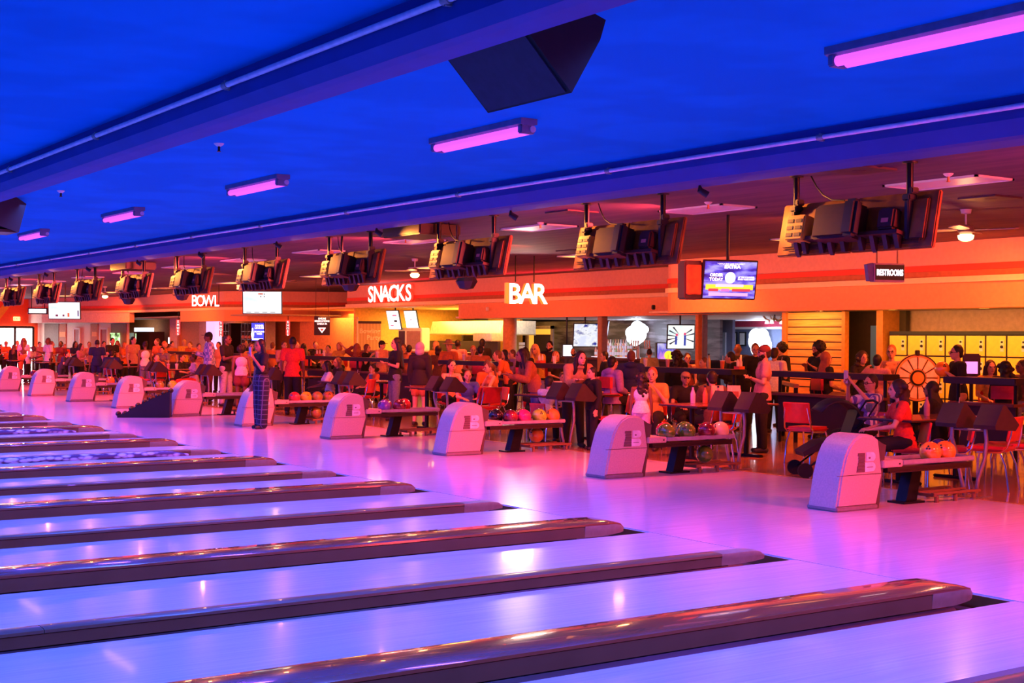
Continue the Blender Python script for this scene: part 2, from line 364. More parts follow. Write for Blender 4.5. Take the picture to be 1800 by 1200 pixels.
# ------------------------------------------------------------------ ball return machines
M_hood = mat('hood_cream_plastic', (.62, .46, .42), .38, noise=.1, scale=60)
M_hoodback = mat('hood_back_dark', (.10, .06, .06), .5)
M_emA = mat('emblem_stripes_dark', (.16, .09, .10), .5)
M_emB = mat('emblem_letter_pale', (.80, .80, .92), .4)
M_rack = mat('rack_top_grey', (.38, .36, .46), .35)
def lobe(x0, z0, w, h, n=10):
    "half-D lobe in xz"
    r = h/2; pts = [(x0, z0), (x0+w-r, z0)]
    pts += [(x0+w-r+r*math.sin(PI*i/n), z0+r-r*math.cos(PI*i/n)) for i in range(1, n)]
    return pts+[(x0+w-r, z0+h), (x0, z0+h)]
def hood_proto():
    t = empty('ball_return', (0, 0, 0))
    sec = [(0, .035), (.06, .33), (.12, .515), (.17, .60), (.24, .668), (.33, .708), (.42, .715), (.50, .698), (.575, .655), (.63, .33), (.55, .035)]
    sec2 = [(0, 0), (0, .038), (.552, .038), (.545, 0)]
    bm = bmesh.new()
    vs = [bm.verts.new((x, y, z)) for y in (0, .37) for x, z in sec]; n = len(sec)
    bm.faces.new(vs[:n][::-1]); bm.faces.new(vs[n:])
    for i in range(n): bm.faces.new((vs[i], vs[(i+1) % n], vs[n+(i+1) % n], vs[n+i]))
    bmesh.ops.recalc_face_normals(bm, faces=bm.faces)
    bmesh.ops.bevel(bm, geom=[e for e in bm.edges if abs(e.verts[0].co.y-e.verts[1].co.y) < 1e-6], offset=.018, segments=3, affect='EDGES')
    me = bpy.data.meshes.new('hood'); bm.to_mesh(me); bm.free(); me.materials.append(M_hood)
    me.polygons.foreach_set('use_smooth', [True]*len(me.polygons)); me.set_sharp_from_angle(angle=math.radians(40))
    h = link('hood', me, t)
    MB().bbox(-.006, .562, -.006, .376, 0, .045, .01).build('base_skirt', mat('hood_skirt', (.28, .22, .24), .5), t)
    MB().box(-.001, .62, -.0035, 0.001, .333, .338).build('seam', M_hoodback, h)
    MB().prism([(.578, .655), (.64, .62), (.70, .60), (.655, .33), (.60, 0), (.552, 0), (.633, .33)], 'y', .02, .35).build('rear_panel', M_hoodback, t, False)
    # side emblem: wavy stripes then a pale letter form of two lobes
    e = empty('emblem', (0, 0, 0)); e.parent = t
    mbs = MB()
    for i in range(6):
        z = .360+.0305*i; d = -.012*math.cos(i*.9)
        mbs.prism([(.275+d-.004*i*0, z), (.375, z), (.375, z+.0275), (.28+d, z+.0275)], 'y', -.006, .0)
    mbs.build('stripes', M_emA, e, False)
    ml = MB().prism(lobe(.375, .360, .145, .088), 'y', -.007, 0).prism(lobe(.395, .458, .125, .085), 'y', -.007, 0)
    ml.build('letter_b', M_emB, e, False)
    MB().prism([(.425, .482), (.448, .482), (.452, .500), (.443, .493), (.437, .503), (.430, .493), (.421, .500)], 'y', -.009, -.006).build('crown', M_emA, e, False)
    MB().box(.40, .485, -.009, -.006, .400, .406).build('underline', M_emA, e, False)
    # rack
    r = empty('ball_rack', (0, 0, 0)); r.parent = t
    MB().bbox(.62, .90, -.02, .40, .385, .455, .008).box(.84, .86, -.024, -.019, .41, .425, 1).build('rack_collar', [M_hood, M_black], r)
    MB().bbox(.90, 1.97, -.02, .03, .40, .445, .008).bbox(.90, 1.97, .36, .41, .40, .445, .008).bbox(1.95, 1.99, -.02, .41, .395, .45, .01).build('rack_rail', M_rack, r)
    MB().box(.70, 1.96, .0, .39, .335, .385).box(.72, 1.95, -.015, .405, .33, .345).build('rack_tray', M_brownblack, r)
    MB().prism([(1.12, 0), (1.28, 0), (1.36, .335), (1.22, .335)], 'y', .13, .26).box(1.05, 1.36, .09, .30, 0, .02).build('leg', M_blackmetal, r, False)
    # low shelf frame beside the floor
    f = MB()
    for y in (.02, .20, .38): f.bbox(1.38, 2.12, y-.02, y+.02, .075, .10, .005)
    f.bbox(1.38, 1.43, 0, .40, .06, .09, .005).bbox(2.02, 2.07, 0, .40, .06, .09, .005)
    for x in (1.46, 1.75, 2.04):
        for y in (.03, .37): f.tube([(x, y, 0), (x, y, .07)], .022, 8)
    f.build('floor_shelf', mat('shelf_slats', (.25, .12, .06), .5), r)
    # score pod on bent chrome tubes
    p = empty('score_pod', (0, 0, 0)); p.parent = t
    for y, s in ((.28, 1), (-.02, -1)):
        MB().tube([(2.14+.02*s, y*.55+.08, 0), (2.13, y*.7+.06, .2), (2.12, y+.02*s, .42), (2.09, y+.06*s, .60), (2.08, y+.05*s, .74), (2.10, y+.04*s, .80)], .021, 10).build('chrome_tube', mat('dull_steel', (.40, .37, .42), .35, .8), p)
    MB().tube([(2.09, -.07, .70), (2.09, .34, .70)], .014, 8).box(1.99, 2.3, .0, .03, 0, .015).box(1.99, 2.3, .23, .26, 0, .015).build('cross_tube', mat('dull_steel', (.5, .47, .52), .3, 1), p)
    for y in (-.27, .20):
        MB().prism([(1.98, .72), (2.30, .70), (2.36, .76), (2.14, .96), (2.10, .965), (1.97, .76)], 'y', y, y+.26).build('console', mat('pod_plum_plastic', (.035, .016, .02), .55), p, False)
    return t
BR0 = hood_proto()
def br_origin(i): return Vector((2.335, 3.58+3.48*i, 0))
for i in range(10):
    o = BR0 if i == 0 else copy_tree(BR0)
    o.location = br_origin(i)
    tag(o, 'cream ball return machine with lettered side emblem, %s of the row to the camera' % ORD[i], 'ball return', 'ball returns along the approach')
# balls on the racks, in the order they lie from the hood outwards
def ballmat(name, c1, c2): return pattern(name, c1, c2, 'noise', (9, 9, 9), .08, 3, coat=1.)
BM = {'orange': ballmat('ball_orange', (.95, .28, .02), (.95, .45, .05)), 'navy': ballmat('ball_navy', (.02, .02, .12), (.06, .03, .22)),
      'green': ballmat('ball_green', (.06, .22, .02), (.18, .30, .02)), 'red': ballmat('ball_red', (.45, .02, .03), (.6, .06, .08)),
      'maroon': ballmat('ball_maroon', (.12, .01, .02), (.3, .02, .04)), 'cream': ballmat('ball_cream', (.85, .75, .35), (.9, .7, .3)),
      'pink': ballmat('ball_pink', (.85, .03, .22), (.6, .02, .2)), 'lime': ballmat('ball_lime', (.45, .75, .05), (.3, .6, .03)),
      'yellow': ballmat('ball_yellow', (.85, .65, .02), (.7, .55, .02)), 'black': ballmat('ball_black', (.01, .01, .01), (.06, .02, .03)),
      'purple': ballmat('ball_purple', (.12, .04, .4), (.2, .06, .5)), 'brown': ballmat('ball_brown', (.35, .15, .03), (.2, .25, .03))}
_bm = {}
def ball(p, col, label, group, r=.108):
    if col not in _bm:
        mbx = MB().ell((0, 0, 0), r, 28, 18)
        me = mbx.mesh('bowling_ball', BM[col], True, False)
        h = MB()
        for a, e in ((.3, .1), (.55, .1), (.42, .38)):
            d = Vector((-math.sin(a+.4)*math.cos(e), -math.cos(a+.4)*math.cos(e), math.sin(e)+.35)).normalized()
            h.tube([d*(r-.002), d*(r+.0015)], .011, 10)
        _bm[col] = (me, h.mesh('finger_holes', M_black))
    o = link('bowling_ball', _bm[col][0], None, p); o.rotation_euler.z = random.uniform(-.8, .8)
    tag(o, label, 'bowling ball', group)
    link('finger_holes', _bm[col][1], o); return o
racks = {0: [('orange', 1.43, 0), ('orange', 1.655, 0), ('navy', 1.84, 1)],
         1: [('green', .98, 0), ('red', 1.14, 1), ('green', 1.30, 0), ('green', 1.46, 1), ('maroon', 1.62, 0), ('cream', 1.845, 0)],
         2: [('black', 1.0, 1), ('maroon', 1.10, 0), ('pink', 1.325, 0), ('brown', 1.44, 1), ('lime', 1.60, 0), ('orange', 1.83, 0)],
         3: [('purple', 1.0, 0), ('maroon', 1.14, 1), ('maroon', 1.28, 0), ('red', 1.5, 1)],
         4: [('red', 1.05, 0), ('yellow', 1.28, 0), ('brown', 1.51, 0), ('brown', 1.74, 0), ('black', 1.84, 1)],
         6: [('brown', 1.0, 0), ('lime', 1.3, 0)], 7: [('orange', 1.0, 0), ('maroon', 1.3, 0), ('red', 1.75, 0)],
         8: [('orange', 1.2, 0)], 9: [('maroon', 1.0, 0), ('red', 1.23, 0), ('red', 1.5, 0)]}
ordn = ['first', 'second', 'third', 'fourth', 'fifth', 'sixth']
for i, L in racks.items():
    for j, (c, dx, dy) in enumerate(L):
        o = br_origin(i)
        ball((o.x+dx, o.y+.085+.22*dy, .385+.108+.002), c, '%s bowling ball, %s from the hood on the rack of the %s ball return' % (c, ordn[j], ORD[i]), 'balls on the ball racks')
ball(br_origin(1)+Vector((1.62, .12, .21)), 'green', 'green bowling ball on the floor shelf under the second nearest ball rack', 'balls under the racks')
ball(br_origin(2)+Vector((1.70, .30, .21)), 'orange', 'orange bowling ball on the floor shelf under the third nearest ball rack', 'balls under the racks')
ball(br_origin(4)+Vector((1.5, .12, .21)), 'brown', 'brown bowling ball low under the fifth nearest ball rack', 'balls under the racks')
# dark ball ramp standing by the sixth and seventh hoods
t = empty('ball_ramp', onZ(265, 733, 0), 0, 'black ridged ramp standing on the approach between two hoods', 'ramp')
RL = []
a = onZ(208, 733, 0); b = onZ(300, 733, 0); dirx = (b-a); dirx.z = 0; dirx.normalize(); L_ = (b-a).length
prof = []
for i in range(9):
    u = i/8; prof.append((u*L_, .06+.50*max(0, (u-.12))**.8 if u > .12 else .06))
Mr = Matrix.Translation(a-t.location) @ Matrix(((dirx.x, -dirx.y, 0), (dirx.y, dirx.x, 0), (0, 0, 1))).to_4x4()
MB().prism([(0, 0)]+[(L_, 0)]+prof[::-1], 'y', -.15, .15, M=Mr).build('body', M_black, t, False)
for (x, z) in prof: MB().ell((x, 0, z+.01), (.05, .16, .05), 12, 8, M=Mr).build('ridge_roller', M_black, t)

# ================================================================== CEILING EQUIPMENT
# strip fixtures over the lanes
M_tube = glow('blacklight_tube_magenta', (.72, .10, .85), 1.25)
M_fixbody = mat('fixture_body', (.16, .17, .30), .5)
def fixture():
    t = empty('strip_light', (0, 0, CZ))
    MB().prism([(-.085, 0), (-.085, -.05), (-.05, -.062), (.05, -.062), (.085, -.05), (.085, 0)], 'y', -.78, .78).build('housing', M_fixbody, t, False)
    for x in (-.045, .045): MB().tube([(x, -.70, -.098), (x, .70, -.098)], .034, 14).build('lamp_tube', M_tube, t)
    for y in (-.735, .735): MB().bbox(-.075, .075, y-.03, y+.03, -.13, -.05, .01).tube([(.045, y-.04, -.09), (.045, y+.04, -.09)], .03, 10, 1).build('tube_socket', [M_fixbody, mat('socket_clear', (.6, .6, .75), .2)], t)
    return t
F0 = fixture()
for i in range(6):
    o = F0 if i == 0 else copy_tree(F0)
    o.location = (-.56, .22+5.03*i, CZ)
    tag(o, 'strip light with magenta blacklight tubes on the blue ceiling, %s to the camera' % ORD[i], 'light fixture', 'blacklight fixtures over the lanes')
    area('blacklight_glow', (-.56, .22+5.03*i, CZ-.15), (1.4, .12), 30, (.25, .1, 1.0))
# small ceiling devices
def sprinkler(px, py, z, label, kind=0):
    p = onZ(px, py, z)
    t = empty('ceiling_sprinkler', (p.x, p.y, z), 0, label, 'sprinkler', 'ceiling sprinklers')
    MB().lathe([(.001, 0), (.05, 0), (.045, -.012), (.02, -.03), (.001, -.031)], 14).build('escutcheon', M_white, t)
    MB().tube([(0, 0, -.03), (0, 0, -.075)], .013, 8).lathe([(.001, -.075), (.022, -.077), (.022, -.082), (.001, -.083)], 12).build('head', M_blackmetal if kind == 0 else mat('copper', (.7, .25, .1), .3, .8), t)
sprinkler(385, 252, CZ, 'white sprinkler on the blue ceiling left of the third strip light')
sprinkler(107, 335, CZ, 'white sprinkler on the blue ceiling near the far left strip lights')
for i, (px, py) in enumerate(((1667, 305), (1245, 355), (950, 391), (713, 418))):
    sprinkler(px, py, 3.25, 'small copper sprinkler by the %s recessed panel of the concourse ceiling' % ORD[i], 1)
# loudspeaker cabinet behind the nearer beam
y0 = 1.0
C_, D_, E_, F_ = [onY(x, y, y0) for x, y in ((1005, 163), (920, 45), (1065, 35), (1030, 12))]
Bw = onX(858, 193, C_.x).y
poly = [(C_.x, C_.z), (D_.x, D_.z), (D_.x+.03, D_.z+.10), (F_.x-.12, CZ-.01), (F_.x, F_.z-.01), (E_.x, E_.z), (E_.x-.04, E_.z-.12)]
poly = [(p[0]-D_.x, p[1]-CZ) for p in poly]
t = empty('loudspeaker', (D_.x, y0, CZ), 0, 'big black wedge loudspeaker hung from the blue ceiling behind the nearer beam', 'loudspeaker')
MB().prism(poly, 'y', 0, Bw-y0).build('cabinet', mat('speaker_cabinet', (.012, .012, .016), .8), t, False)
dx = Vector((poly[1][0]-poly[0][0], 0, poly[1][1]-poly[0][1])); nrm = Vector((-dx.z, 0, dx.x)).normalized()
if nrm.z > 0: nrm = -nrm
q0 = Vector((poly[0][0], 0, poly[0][1])); q = [q0+dx*.04+Vector((0, .03, 0)), q0+dx*.96+Vector((0, .03, 0)), q0+dx*.96+Vector((0, Bw-y0-.03, 0)), q0+dx*.04+Vector((0, Bw-y0-.03, 0))]
MB().add([p+nrm*.001 for p in q]+[p+nrm*.012 for p in q], [(0, 1, 2, 3), (7, 6, 5, 4), (0, 4, 5, 1), (1, 5, 6, 2), (2, 6, 7, 3), (3, 7, 4, 0)]).build('grille', mat('speaker_grille', (.03, .03, .06), .75), t, False)
t = empty('loudspeaker', Pd(-4, 372, 19), 0, 'black loudspeaker cut off by the left edge of the photograph', 'loudspeaker')
MB().prism([(-.3, -.15), (.2, -.3), (.3, .1), (-.1, .35)], 'y', -.35, .35).build('cabinet', M_black, t, False)
MB().box(-.24, .18, -.3, .3, -.30, -.26).build('grille', M_black, t)
# dark vent boxes under the far beam
for (px, py, d, lab) in ((678, 403, 19.5, 'black duct box behind the farther beam above the third hanging monitor'), (190, 465, 36, 'black duct box behind the farther beam at far left')):
    p = onZ(px, py, 3.21); t = tag(MB().bbox(-.4, .3, -.55, .55, -.06, .1, .02).build('duct_box', M_black, None, loc=(2.9, p.y-.5, 3.14)), lab, 'duct')
# ---- overhead monitors seen from behind
M_mback = pattern('monitor_back_plastic', (.26, .07, .006), (.42, .13, .01), 'noise', (6, 6, 6), .45)
M_mdark = mat('monitor_dark', (.06, .012, .005), .5)
M_vent = mat('vented_plate', (.75, .42, .04), .4)
def monitor_proto():
    t = empty('overhead_monitor', (0, 0, 0))
    tl = Matrix.Translation((-.02, 0, -.78)) @ Matrix.Rotation(math.radians(12), 4, 'Y')   # local frame: z up the panel, +x screen side
    for s, nm in ((-1, 0), (1, 1)):
        y = s*.49; f = MB()
        p = empty('screen_unit', (0, 0, 0)); p.parent = t
        f.bbox(.0, .05, y-.485, y+.485, -.02, .52, .012, M=tl).build('back_shell', M_mback, p)
        MB().bbox(-.035, .005, y-.40, y+.40, .05, .45, .015, M=tl).build('inner_back', M_mback, p)
        MB().box(.050, .054, y-.465, y+.465, .01, .50, M=tl).build('screen', glow('monitor_screen', (.25, .3, .6), .8), p)
        g = MB()
        for i in range(5): g.bbox(-.045, -.03, y-.36, y+.36 if i % 2 else y+.1, .015+.012*i, .02+.012*i, .002, M=tl)
        g.build('vent_slats', M_mdark, p)
    MB().bbox(-.26, -.03, -.22, .30, .06, .40, .03, M=tl).build('projector_box', M_mdark, t)
    MB().bbox(-.34, -.22, -.30, -.14, .05, .41, .03, M=tl).build('lens_box', M_black, t)
    v = MB()
    for y in (.46,):
        v.bbox(-.20, -.04, y, y+.24, .08, .34, .015, M=tl)
        for j in range(3):
            for i in range(2): v.box(-.206, -.199, y+.03+.11*i, y+.11+.11*i, .12+.07*j, .155+.07*j, 1, M=tl)
    v.build('vented_plate', [M_vent, M_black], t)
    v = MB().bbox(-.16, -.04, -.62, -.42, .14, .34, .02, M=tl).box(-.164, -.159, -.56, -.48, .2, .24, 1, M=tl).build('terminal_box', [M_mdark, mat('tiny_label_red', (.8, .2, .15), .4)], t)
    c = MB()
    for i, y in enumerate((.62, .52, .30, .18, .02, -.2, -.35, -.5, -.63)): c.prism([(-.14, .12), (-.03, .12), (-.03, -.02-.03*(i % 3 == 0)), (-.06, -.03)], 'y', y-.025, y+.025, M=tl)
    c.box(-.16, -.03, -.68, .70, .09, .125, M=tl); c.build('cable_shelf', M_mdark, t)
    for y in (-.70, .72):
        p = empty('hanger', (0, 0, 0)); p.parent = t
        MB().tube([(0, y, .0), (0, y, -.33)], .032, 12).build('pole', M_blackmetal, p)
        MB().bbox(-.06, .06, y-.045, y+.045, -.36, -.30, .01).bbox(-.05, .05, y-.07, y-.02, -.30, -.24, .01).bbox(-.05, .03, y-.025, y+.025, -.72, -.34, .008).bbox(-.04, .07, y-.02, y+.02, -.5, -.46, .006).build('clamp', M_black, p)
        MB().lathe([(.001, 0), (.07, 0), (.07, -.015), (.001, -.016)], 14, M=Matrix.Translation((0, y, 0))).build('ceiling_flange', M_black, p)
    MB().tube([(.1, .62+.0, .0), (.05, .50, -.12), (.0, .36, -.22), (-.03, .22, -.28), (-.04, .05, -.30)], .008, 6).build('cable', M_black, t)
    return t
MON0 = monitor_proto()
for i in range(12):
    o = MON0 if i == 0 else copy_tree(MON0)
    o.location = (2.78, 3.83+3.48*i, 3.25)
    lab = 'dark hanging scoring monitor seen from behind, %s of the row to the camera' % ORD[i]
    if i > 9: lab = 'tiny dark scoring monitor at the far left end of the row'
    tag(o, lab, 'monitor', 'hanging scoring monitors')
    if i in (2, 3, 5, 6):
        d = empty('dome_speaker', onX({2: 820, 3: 616, 5: 320, 6: 226}[i], {2: 497, 3: 502, 5: 520, 6: 528}[i], 2.98), 0, 'black faceted speaker under the %s hanging monitor' % ORD[i], 'speaker', 'speakers under the monitors')
        MB().lathe([(.03, .12), (.12, .09), (.16, .02), (.10, -.08), (.001, -.10)], 8).build('body', M_black, d, False)
        MB().tube([(0, 0, .05), (-.16, 0, .16), (-.16, 0, .80)], .02, 8).build('bracket', M_black, d)
for i in range(12):  # spotlights added to throw amber on the monitor backs
    t = empty('added_spot', (2.2, 5.35+3.48*i, 3.19), 0, 'small black added amber spotlight under the farther ceiling beam, %s to the camera' % ORD[i], 'spotlight', 'added amber spotlights under the beam')
    MB().tube([(0, 0, 0), (0, 0, -.05), (.07, -.04, -.10)], [.012, .035, .04], 10).build('head', M_black, t)
    area('added_spot_light', (2.29, 5.28+3.48*i, 3.06), (.08, .08), 14, (1, .28, .04), (.5, -.85, -.55), 120)
# ---- recessed panels, lit panels, fans, vents
M_troff = mat('troffer_lens', (.72, .66, .85), .35, noise=.03)
M_lit = glow('amber_lit_panel', (1.0, .42, .12), 2.2)
def troffer(loc, lit, label, group, sx=.30, sy=.59):
    t = empty('recessed_panel', loc, 0, label, 'ceiling panel', group)
    f = MB()
    for (a, b, c, d) in ((-sx, sx, -sy, -sy+.03), (-sx, sx, sy-.03, sy), (-sx, -sx+.03, -sy, sy), (sx-.03, sx, -sy, sy)): f.box(a, b, c, d, -.022, 0)
    f.build('frame', M_white, t); MB().box(-sx+.03, sx-.03, -sy+.03, sy-.03, -.014, -.002).build('lens', M_lit if lit else M_troff, t); return t
for i in range(12):
    troffer((4.35, 3.95+3.66*i, 3.25), False, 'unlit pale ceiling panel of the concourse row by the beam, %s' % (ORD[i]+' to the camera' if i < 8 else 'far down at the left'), 'unlit concourse ceiling panels')
for i in range(9):
    troffer((8.9, 4.3+5.9*i, 3.25), True, 'amber lit ceiling panel over the concourse, %s to the camera' % ORD[i], 'lit concourse ceiling panels', .28, .6)
for i in range(6):
    Y = 5.7+6.85*i
    t = empty('ceiling_fan', (6.95, Y, 3.25), 0, 'ceiling fan with glowing lamp bowl, %s to the camera' % ORD[i], 'ceiling fan', 'concourse ceiling fans')
    MB().lathe([(.001, 0), (.07, 0), (.06, -.05), (.012, -.06), (.012, -.22), (.001, -.22)], 16).build('downrod', M_white, t)
    MB().lathe([(.02, -.19), (.09, -.21), (.10, -.28), (.07, -.31), (.001, -.31)], 20).build('motor', mat('fan_motor', (.3, .2, .2), .4, .5), t)
    for k in range(4):
        M4 = Matrix.Rotation(k*PI/2+.35+i, 4, 'Z') @ Matrix.Rotation(math.radians(10), 4, 'X')
        MB().prism([(.09, -.03), (.20, -.055), (.60, -.07), (.64, 0), (.60, .07), (.20, .055), (.09, .03)], 'z', -.262, -.252, M=M4).build('blade', mat('fan_blade', (.5, .35, .28), .4), t, False)
    MB().lathe([(.07, -.31), (.10, -.325), (.09, -.37), (.05, -.395), (.001, -.40)], 20).build('lamp_bowl', glow('fan_lamp', (1, .55, .22), 7), t)
    point('fan_light', (6.95, Y, 2.72), 14, (1.0, .35, .1), .09)
for (px, py, lab) in ((1510, 297, 'dark square ceiling vent left of the nearest unlit panel'), (1005, 372, 'dark ceiling vent between the second and third unlit panels'), (690, 413, 'dark ceiling vent above the snack sign'), (1740, 347, 'dark ceiling vent by the nearest ceiling fan'), (1010, 440, 'dark ceiling vent above the bar sign')):
    p = onZ(px, py, 3.25); t = empty('ceiling_vent', (p.x, p.y, 3.25), 0, lab, 'ceiling vent', 'concourse ceiling vents')
    for j in range(3): MB().lathe([(.30-.09*j, -.002-.006*j), (.26-.09*j, -.012-.006*j)], 4).build('louvre', mat('vent_dark', (.08, .03, .06), .6), t, False)
    MB().box(-.25, .25, -.25, .25, -.02, 0).build('frame', mat('vent_dark', (.08, .03, .06), .6), t)

# ================================================================== FASCIAS AND REAR WALLS
M_f_top = mat('fascia_rose', (.72, .34, .30), .7, noise=.05); M_f_red = mat('fascia_red', (.75, .06, .04), .7, noise=.05)
M_f_brown = mat('fascia_brown', (.42, .12, .05), .7); M_f_cream = mat('fascia_cream', (.90, .62, .40), .6, noise=.04)
M_f_or = mat('fascia_orange', (.85, .34, .16), .7, noise=.05)
def arc(cx_, cy_, r, a0, a1, n=8): return [(cx_+r*math.cos(math.radians(a0+(a1-a0)*i/n)), cy_+r*math.sin(math.radians(a0+(a1-a0)*i/n))) for i in range(n+1)]
def band(mb, poly, z0, z1, off, th=.25, mi=0):
    "wall band along a plan polyline; off pushes the face towards the viewer's side (left of travel)"
    P = [Vector((p[0], p[1], 0)) for p in poly]; N = []
    for i in range(len(P)):
        a = P[max(i-1, 0)]; b = P[min(i+1, len(P)-1)]; t = (b-a).normalized(); N.append(Vector((-t.y, t.x, 0)))
    n = len(P); vs = []
    for (o_, z) in ((off, z0), (off, z1), (-th, z1), (-th, z0)): vs += [P[i]+N[i]*o_+Vector((0, 0, z)) for i in range(n)]
    fs = []
    for i in range(n-1):
        for k in range(4): fs.append((k*n+i, k*n+i+1, ((k+1) % 4)*n+i+1, ((k+1) % 4)*n+i))
    fs += [(0, n, 2*n, 3*n), (n-1, 2*n-1, 3*n-1, 4*n-1)]
    mb.add(vs, fs, mi)
def fascia(name, poly, lower=True, lowpoly=None):
    mb = MB()
    band(mb, poly, 2.872, 3.25, 0, mi=0); band(mb, poly, 2.772, 2.87, .02, mi=1); band(mb, poly, 2.672, 2.77, .0, mi=2)
    band(mb, poly, 2.575, 2.67, .06, mi=3)
    if lower: band(mb, lowpoly or poly, 2.21, 2.573, .0, mi=4); band(mb, lowpoly or poly, 2.155, 2.208, .03, mi=4)
    o = mb.build(name, [M_f_top, M_f_red, M_f_brown, M_f_cream, M_f_or], None, False); o['kind'] = 'structure'
front = [(11.3, -8), (11.3, 16.2)]+[(11.9-.6*math.cos(math.radians(a)), 16.2+.6*math.sin(math.radians(a))) for a in (15, 35, 55, 75, 90)]+[(12.95, 17.1)]
fascia('wall_fascia_front', front)
fascia('wall_fascia_bar', [(12.96, 17.1), (12.95, 20.1), (12.95, 34.1), (13.4, 34.1)], True, [(12.96, 17.1), (12.95, 20.1), (12.95, 27.2), (13.1, 27.55), (13.5, 27.7)])
fascia('wall_fascia_bowl', [(17.5, 38.2), (12.3, 40.6), (11.75, 41.4), (11.55, 45.5), (11.3, 50.5), (9.3, 56.3), (9.3, 58.5)], False)
mb = MB(); band(mb, [(17.5, 38.2), (12.3, 40.6), (11.75, 41.4), (11.55, 45.3), (12.2, 45.5)], 2.17, 2.573, 0); o = mb.build('trim_2', M_f_or, None, False); o['kind'] = 'structure'
mb = MB(); band(mb, [(11.3, 50.5), (9.3, 56.3), (9.3, 58.5)], 2.17, 2.573, 0); o = mb.build('trim_3', mat('fascia_pale', (.85, .62, .5), .7), None, False); o['kind'] = 'structure'
# undersides
M_soff = mat('soffit_paint', (.45, .32, .30), .6); M_soffb = mat('soffit_bar', (.70, .66, .78), .5)
struct('ceiling_lockers', MB().box(11.32, 24, -8, 17.05, 2.16, 2.2), M_soff)
struct('ceiling_bar', MB().box(12.98, 24, 17.15, 27.5, 2.17, 2.21), M_soffb)
struct('ceiling_snacks', MB().box(13.0, 24, 27.52, 38.5, 2.55, 2.6), mat('snack_ceiling', (.85, .6, .3), .6))
struct('ceiling_bowl', MB().box(11.9, 24, 38.6, 58.5, 2.36, 2.40), M_soff)
# end wall with glass doors
YE = 58.5
M_redwall = mat('red_orange_wall', (.90, .12, .03), .7, noise=.05)
def wY(x0, x1, y0, y1, Y):
    a = onY(x0, y0, Y); b = onY(x1, y1, Y); return min(a.x, b.x), max(a.x, b.x), min(a.z, b.z), max(a.z, b.z)
struct('wall_end', MB().box(2.3, 24, YE, YE+.2, 0, 3.3), M_redwall)
x0, x1, z0, z1 = wY(-20, 57, 577, 620, YE)
t = empty('door_1', (x0, YE-.1, 0)); t['kind'] = 'structure'
MB().box(0, x1-x0, 0, .06, 0, 1.95).build('glass_panes', glow('daylight_glass', (.95, .95, 1.0), 3.0), t)
xm = onY(25, 590, YE).x-x0
f = MB()
for xx in (0, xm, x1-x0): f.box(xx-.045, xx+.045, -.04, .0, 0, 1.98)
f.box(0, x1-x0, -.04, 0, 1.92, 2.02); f.build('door_frame', M_black, t)
area('daylight_door', (x0+.8, YE-.3, 1.1), (1.8, 1.6), 60, (.9, .95, 1), (0, -1, 0))
p = onY(29, 560, YE)
t = empty('exit_sign', (p.x, YE-.08, p.z), 0, 'small lit exit sign on the red-orange wall above the glass doors', 'exit sign')
MB().bbox(-.15, .15, 0, .07, -.09, .09, .01).build('box', glow('exit_amber', (1, .55, .25), 2), t)
link('lettering', text_mesh('lettering', 'EXIT', .15, .01, glow('exit_letters', (1, .08, .02), 2)), t, (0, -.006, -.05))
struct('trim_4', MB().prism([(0, 0), (.35, 0), (1.0, .9), (.65, .9)], 'y', -.03, 0, M=Matrix.Translation((wY(-14, 0, 560, 575, YE)[0]-.1, YE, 2.2))), mat('yellow_stripe', (.95, .5, .03), .6))
# ---- side room panels standing back from the bowl fascia (plane through A,B in plan)
def seg(x, y, A, B):
    d = ray(x, y); e = Vector((B[0]-A[0], B[1]-A[1])); w0 = Vector((A[0]-CAM.x, A[1]-CAM.y)); den = d.x*e.y-d.y*e.x
    return CAM+d*((w0.x*e.y-w0.y*e.x)/den)
def panel(mb, x0, x1, y0, y1, A, B, push=0., th=.05, mi=0, floor=False):
    a = seg(x0, y0, A, B); b = seg(x1, y1, A, B); z1 = max(a.z, b.z); z0 = 0 if floor else min(a.z, b.z)
    e = Vector((b.x-a.x, b.y-a.y, 0)).normalized(); n = Vector((-e.y, e.x, 0))
    if n.dot(CAM-a) < 0: n = -n
    q = []
    for z in (z0, z1):
        for pt, off in ((a, push), (b, push), (b, push-th), (a, push-th)): q.append(Vector((pt.x, pt.y, z))+n*off)
    mb.add(q, [(3, 2, 1, 0), (4, 5, 6, 7), (0, 1, 5, 4), (1, 2, 6, 5), (2, 3, 7, 6), (3, 0, 4, 7)], mi); return a, b, n, e
A1, B1 = (9.75, 58.4), (12.1, 50.6)
M_cream = mat('cream_wall', (.85, .80, .66), .7, noise=.04)
mb = MB(); panel(mb, 66, 225, 560, 700, A1, B1, floor=True); struct('wall_left_rear', mb, M_cream)
mp = {0: mat('brown_grey_panel', (.22, .15, .12), .6), 1: mat('rust_panel', (.50, .12, .04), .6), 2: mat('orange_patch', (.95, .35, .08), .6), 3: M_white}
for i, (xa, xb, ya, yb, mi, fl) in enumerate(((79, 103, 569, 0, 0, True), (106, 116, 569, 0, 1, True), (105.5, 116.5, 583, 592, 2, False), (160, 172, 569, 0, 1, True), (163, 171, 583, 591, 2, False), (196, 222, 569, 0, 0, True))):
    mb = MB(); panel(mb, xa, xb, ya, yb or 700, A1, B1, .03+.01*(mi == 2), .03, floor=fl); struct('trim_%d' % (5+i), mb, mp[mi])
